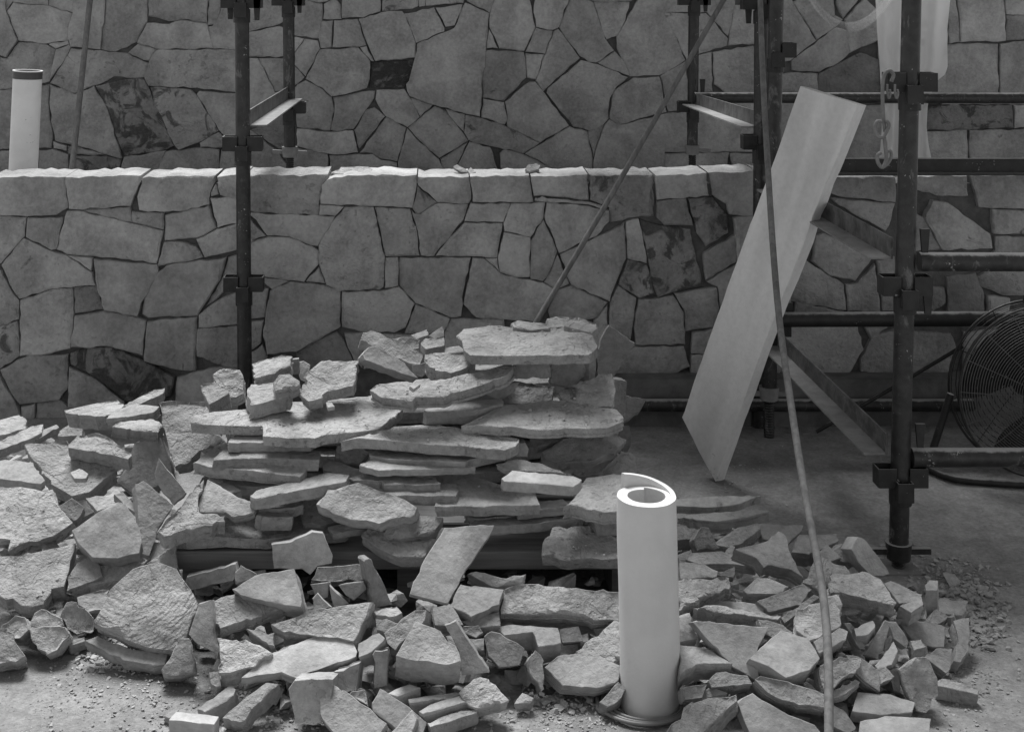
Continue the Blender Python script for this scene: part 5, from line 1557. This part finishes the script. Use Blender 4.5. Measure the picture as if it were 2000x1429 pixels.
def drape(rows_, d0, nu, amp, name, label):
    bm = bmesh.new()
    g = []
    for (y, xl, xr) in rows_:
        r = []
        for i in range(nu + 1):
            s = i / nu
            x = xl + (xr - xl) * s
            dd = d0 + amp * (math.sin(s * 13 + y * 0.006) + 0.6 * math.sin(s * 27 + 1 + y * 0.011)) + 0.016 * noise.noise(Vector((s * 5, y * 0.02, 1))) + 0.008 * noise.noise(Vector((s * 14, y * 0.06, 4)))
            r.append(bm.verts.new(P(x, y, dd)))
        g.append(r)
    for j in range(len(g) - 1):
        for i in range(nu):
            bm.faces.new((g[j][i], g[j][i + 1], g[j + 1][i + 1], g[j + 1][i]))
    o = bm_obj(name, bm, M_PLASTIC, smooth=80)
    return tag(o, label, 'plastic sheet', kind='thing')
def rows_of(keys, n):
    out = []
    for i in range(n + 1):
        y = keys[0][0] + (keys[-1][0] - keys[0][0]) * i / n
        for a_, b_ in zip(keys, keys[1:]):
            if a_[0] <= y <= b_[0]:
                f = (y - a_[0]) / (b_[0] - a_[0])
                out.append((y, a_[1] + (b_[1] - a_[1]) * f, a_[2] + (b_[2] - a_[2]) * f)); break
    return out
drape(rows_of([(-200, 1700, 1870), (0, 1710, 1856), (60, 1713, 1850), (130, 1718, 1851), (146, 1719, 1846), (158, 1720, 1830), (175, 1720, 1822), (205, 1722, 1812), (250, 1722, 1810), (285, 1720, 1814), (308, 1716, 1819)], 60), 6.06, 40, 0.016,
      'plastic_sheet', 'long translucent plastic sheet hanging behind the near scaffold post')
bm = bmesh.new()
up = []
for i in range(41):
    s = i / 40
    x = 1560 + 175 * s
    y = 62 - 75 * (2 * s - 1.08) ** 2
    up.append((P(x, y - 26 + 14 * s, 5.7 + 0.05 * s), P(x + 6, y + 2, 5.68)))
vs = [(bm.verts.new(a_), bm.verts.new((a_ + b_) / 2 + Vector((0, -.012, 0))), bm.verts.new(b_)) for a_, b_ in up]
for A, B in zip(vs, vs[1:]):
    bm.faces.new((A[0], B[0], B[1], A[1])); bm.faces.new((A[1], B[1], B[2], A[2]))
tag(bm_obj('plastic_strip', bm, plastic_material('thin_plastic', 0.84), smooth=80), 'loose plastic strip sagging in a loop beside the hanging sheet', 'plastic strip', kind='thing')

# ------------------------------------------------------------------ drum fan
fan = tag(empty('floor_fan', P(1988, 930, 4.05)), 'round caged floor fan cut by the right picture edge', 'fan', kind='thing')
fc = P(2032, 760, 4.02)
FR = 0.257
def ring(bm, r, y, wr, seg=56):
    add_tube(bm, [fc + Vector((math.cos(2 * math.pi * k / seg) * r, y, math.sin(2 * math.pi * k / seg) * r)) for k in range(seg)], wr, 5, closed=True)
bm = bmesh.new()
for k in range(32):
    r = 0.028 + (FR - 0.03) * k / 31.5
    ring(bm, r, -0.045 * math.cos(r / FR * math.pi / 2) - 0.03, 0.0011)
bm_obj('front_guard', bm, M_WIRE, fan, smooth=60)
bm = bmesh.new()
for k in range(16):
    a_ = 2 * math.pi * k / 16
    pts = []
    for j in range(9):
        r = 0.02 + (FR - 0.02) * j / 8
        pts.append(fc + Vector((math.cos(a_) * r, -0.045 * math.cos(r / FR * math.pi / 2) - 0.027, math.sin(a_) * r)))
    add_tube(bm, pts, 0.0014, 5)
bm_obj('guard_spokes', bm, M_WIRE, fan, smooth=60)
bm = bmesh.new()
ring(bm, FR, -0.03, 0.004); ring(bm, FR, 0.05, 0.004)
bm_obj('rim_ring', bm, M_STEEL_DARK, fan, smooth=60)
bm = bmesh.new()
for k in range(14):
    r = 0.04 + (FR - 0.04) * k / 13.5
    ring(bm, r, 0.05 + 0.05 * math.cos(r / FR * math.pi / 2), 0.0014, 40)
for k in range(10):
    a_ = 2 * math.pi * (k + .3) / 10
    add_tube(bm, [fc + Vector((math.cos(a_) * r, 0.05 + 0.05 * math.cos(r / FR * math.pi / 2), math.sin(a_) * r)) for r in (0.03, 0.08, 0.13, FR)], 0.0016, 5)
bm_obj('rear_guard', bm, M_STEEL_DARK, fan, smooth=60)
for k in range(3):
    bm = bmesh.new()
    a0 = 2 * math.pi * k / 3 + 0.5
    g = []
    for i in range(7):
        r = 0.035 + 0.19 * i / 6
        row = []
        for j in range(7):
            wdt = 0.55 + 0.45 * math.sin(i / 6 * math.pi * 0.7)
            a_ = a0 + (j / 6 - 0.5) * 1.5 * wdt
            row.append(bm.verts.new(fc + Vector((math.cos(a_) * r, 0.012 + (j / 6 - 0.5) * 0.05, math.sin(a_) * r))))
        g.append(row)
    for i in range(6):
        for j in range(6):
            bm.faces.new((g[i][j], g[i + 1][j], g[i + 1][j + 1], g[i][j + 1]))
    bmesh.ops.solidify(bm, geom=bm.faces[:], thickness=0.002)
    bm_obj('blade', bm, M_STEEL, fan, smooth=60)
bm = bmesh.new()
add_tube(bm, [fc + Vector((0, -0.02, 0)), fc + Vector((0, 0.0, 0)), fc + Vector((0, 0.09, 0))], [0.03, 0.036, 0.05], 20)
bm_obj('motor', bm, M_STEEL_DARK, fan, smooth=50)
bm = bmesh.new()
add_tube(bm, curve_pts([fc + Vector((-0.045, 0.01, FR)), fc + Vector((-0.03, 0.01, FR + .03)), fc + Vector((0.03, 0.01, FR + .03)), fc + Vector((0.045, 0.01, FR))], 5), 0.007, 8)
bm_obj('handle', bm, M_STEEL_DARK, fan, smooth=60)
for s in (-1, 1):
    bm = bmesh.new()
    top = fc + Vector((s * (FR + .006), 0.02, -0.02))
    foot = Vector((fc.x + s * (FR + 0.075), fc.y + 0.03, 0.012))
    add_tube(bm, [top, top + (foot - top) * 0.5, foot], 0.011, 10)
    bm_obj('stand_leg', bm, M_STEEL_DARK, fan, smooth=60)
bm = bmesh.new()
add_tube(bm, curve_pts([Vector((fc.x - FR - 0.075, fc.y + 0.03, 0.012)), Vector((fc.x - FR, fc.y - 0.06, 0.011)), Vector((fc.x, fc.y - 0.10, 0.011)), Vector((fc.x + FR, fc.y - 0.06, 0.011)), Vector((fc.x + FR + 0.075, fc.y + 0.03, 0.012))], 8), 0.0105, 10)
bm_obj('stand_foot', bm, M_STEEL_DARK, fan, smooth=60)

# ------------------------------------------------------------------ bits on the coping
stone('stone_chip', 'small rounded white stone lying on the wall coping', 'stone chip', [(1026, 330), (1030, 323), (1048, 318), (1056, 322), (1052, 330), (1034, 336)], 4.6, 50, 0, 0.03, 1.1, 0.4)
stone('stone_chip', 'upright flake leaning on the wall coping near the middle', 'stone chip', [(885, 325), (893, 321), (910, 330), (915, 338), (900, 336)], 4.62, 50, 0, 0.012, 1.05, 0.3)
stone('stone_chip', 'flat flake on the coping joint next to the upright flake', 'stone chip', [(912, 333), (920, 326), (930, 336), (918, 340)], 4.62, 60, 0, 0.012, 1.05, 0.3)
stone('stone_chip', 'thin flaked layer on the coping right of the left scaffold post', 'stone chip', [(645, 338), (665, 326), (720, 325), (726, 333), (690, 340)], 4.6, 80, 0, 0.014, 1.05, 0.8)

# ------------------------------------------------------------------ crumbs, gravel and rubble filling
def add_lump(bm, c, s, rnd):
    ax = (rnd.uniform(.7, 1.3), rnd.uniform(.6, 1.1), rnd.uniform(.3, .8))
    q = rnd.uniform(0, 6.28); ca, sa = math.cos(q), math.sin(q)
    tl = rnd.uniform(-.5, .5)
    b2 = bmesh.new()
    for _ in range(11):
        v = Vector((rnd.gauss(0, 1), rnd.gauss(0, 1), rnd.gauss(0, 1))).normalized()
        v = Vector((max(-.75, min(.75, v.x)) * ax[0], max(-.75, min(.75, v.y)) * ax[1], max(-.6, min(.6, v.z)) * ax[2])) * s
        b2.verts.new(Vector((v.x * ca - v.y * sa, v.x * sa + v.y * ca, v.z + v.x * tl)))
    bmesh.ops.convex_hull(b2, input=b2.verts[:])
    mp = {}
    for f in b2.faces:
        for v in f.verts:
            if v not in mp: mp[v] = bm.verts.new(Vector(c) + v.co)
    for f in b2.faces: bm.faces.new([mp[v] for v in f.verts])
    b2.free()

def add_chip(bm, c, s, rnd):
    if s > 0.0045:
        return add_lump(bm, c, s, rnd)
    vs = []
    ax = [rnd.uniform(.6, 1.2), rnd.uniform(.5, 1.0), rnd.uniform(.25, .7)]
    q = rnd.uniform(0, 6.28)
    ca, sa = math.cos(q), math.sin(q)
    for (x, y, z) in ((1, 0, 0), (-1, .1, 0), (.1, 1, 0), (-.1, -1, .1), (.1, .1, 1), (0, -.1, -1)):
        x = x * ax[0] * s * rnd.uniform(.6, 1.1); y = y * ax[1] * s * rnd.uniform(.6, 1.1); z = z * ax[2] * s * rnd.uniform(.6, 1.1)
        vs.append(bm.verts.new((c[0] + x * ca - y * sa, c[1] + x * sa + y * ca, c[2] + z)))
    for f in ((0, 2, 4), (2, 1, 4), (1, 3, 4), (3, 0, 4), (2, 0, 5), (1, 2, 5), (3, 1, 5), (0, 3, 5)):
        bm.faces.new([vs[i] for i in f])

rnd = random.Random(4)
bm = bmesh.new()
zones = [  # px x0 x1 y0 y1, count, size range
    (100, 430, 1262, 1429, 900, .0012, .006), (150, 340, 1250, 1312, 330, .003, .012), (380, 640, 1310, 1429, 420, .002, .009),
    (970, 1190, 1340, 1392, 110, .005, .016), (960, 1260, 1360, 1429, 700, .0012, .006), (300, 1000, 1380, 1440, 300, .002, .008),
    (1780, 1930, 1090, 1180, 420, .003, .011), (1850, 1970, 1140, 1270, 480, .003, .014), (1800, 1990, 1250, 1429, 600, .0012, .006), (1640, 1800, 1060, 1120, 200, .003, .009),
    (-10, 200, 1280, 1429, 420, .0008, .004), (1260, 1560, 850, 1000, 160, .0015, .006), (1840, 1990, 1000, 1200, 150, .001, .005)]
for x0, x1, y0, y1, n, s0, s1 in zones:
    cx_, cy_ = (x0 + x1) / 2, (y0 + y1) / 2
    for _ in range(n):
        px = min(x1, max(x0, rnd.gauss(cx_, (x1 - x0) * .27))); py = min(y1, max(y0, rnd.gauss(cy_, (y1 - y0) * .27)))
        p = P(px, py, ground_d(py))
        s = s0 + (s1 - s0) * rnd.random() ** 2.2
        add_chip(bm, (p.x, p.y, ground_z(p.x, p.y) + s * .25), s, rnd)
gv_ = bm_obj('gravel', bm, M_STONE)
gv_.color = (.33, .33, .33, 0); gv_['relief'] = 0.2
tag(gv_, 'fine stone chippings scattered over the dusty ground', 'gravel', kind='stuff')

bm = bmesh.new()
for _ in range(1000):
    px = rnd.uniform(-10, 1890)
    py = rnd.uniform(1040, 1420)
    h = heap_h(px, py)
    if h < 0.012 or (px > 1600 and py < 1140) or (380 < px < 1230 and py < 1130): continue
    z = rnd.uniform(0, h + 0.004)
    d = (H - z) * F / (py - HY)
    p = P(px, py, d)
    add_chip(bm, (p.x, p.y + 0.03, z), rnd.uniform(.015, .04), rnd)
for _ in range(160):
    px = rnd.uniform(-10, 330); py = rnd.uniform(880, 1100)
    z = rnd.uniform(0, .12)
    p = P(px, py, (H - z) * F / (py - HY))
    add_chip(bm, (p.x, p.y + .04, z), rnd.uniform(.02, .05), rnd)
rb_ = bm_obj('rubble', bm, M_STONE)
rb_.color = (.31, .31, .31, 0); rb_['relief'] = 0.4
tag(rb_, 'broken stone rubble filling the gaps under the loose slabs', 'rubble', kind='stuff')

bm = bmesh.new()
for lab, n in (('large bright flaky slab capping the left half of the stack', 60), ('flat dusty top slab with a stick chip on it, highest at right', 70),
               ('bright slab tilted up to the right, mid stack under the notched block', 40), ('wide speckled slab jutting right below the stepped slab', 70),
               ('bright rough slab in the middle of the stack front', 45), ('flaky slab at pallet level left of the foam roll', 25),
               ('big grainy slab at the left picture edge, jagged right corner', 20), ('large pale slab tilted to the left picture edge, lower left of the heap', 15),
               ('wide slab with a flat front in the right half of the stack', 20), ('flaked slab on the right end of the stack, stepped edge', 20)):
    C, u, v, nrm, p2 = PLANES[lab]
    k = 0
    while k < n:
        a_, b_ = rnd.choice(p2), rnd.choice(p2)
        f, g_ = rnd.random(), rnd.random() ** .5
        x = (a_[0] + (b_[0] - a_[0]) * f) * g_; y = (a_[1] + (b_[1] - a_[1]) * f) * g_
        s = .0012 + .005 * rnd.random() ** 3
        q = C + u * x + v * y + nrm * (0.003 + s * .2)
        add_chip(bm, q, s, rnd); k += 1
cr = bm_obj('stone_crumbs', bm, M_STONE)
cr.color = (.33, .33, .33, 0); cr['relief'] = 0.2
tag(cr, 'stone crumbs and dust lying on the slab tops', 'crumbs', kind='stuff')

rs = [o for o in bpy.data.objects if o.get('label') == 'big ripple marked slab leaning in the lower left heap'][0]
rs.data.materials.clear()
rs['relief'] = 0.8
rs.data.materials.append(stone_material('rippled_stone', (-0.05, -0.02, 0.12)))
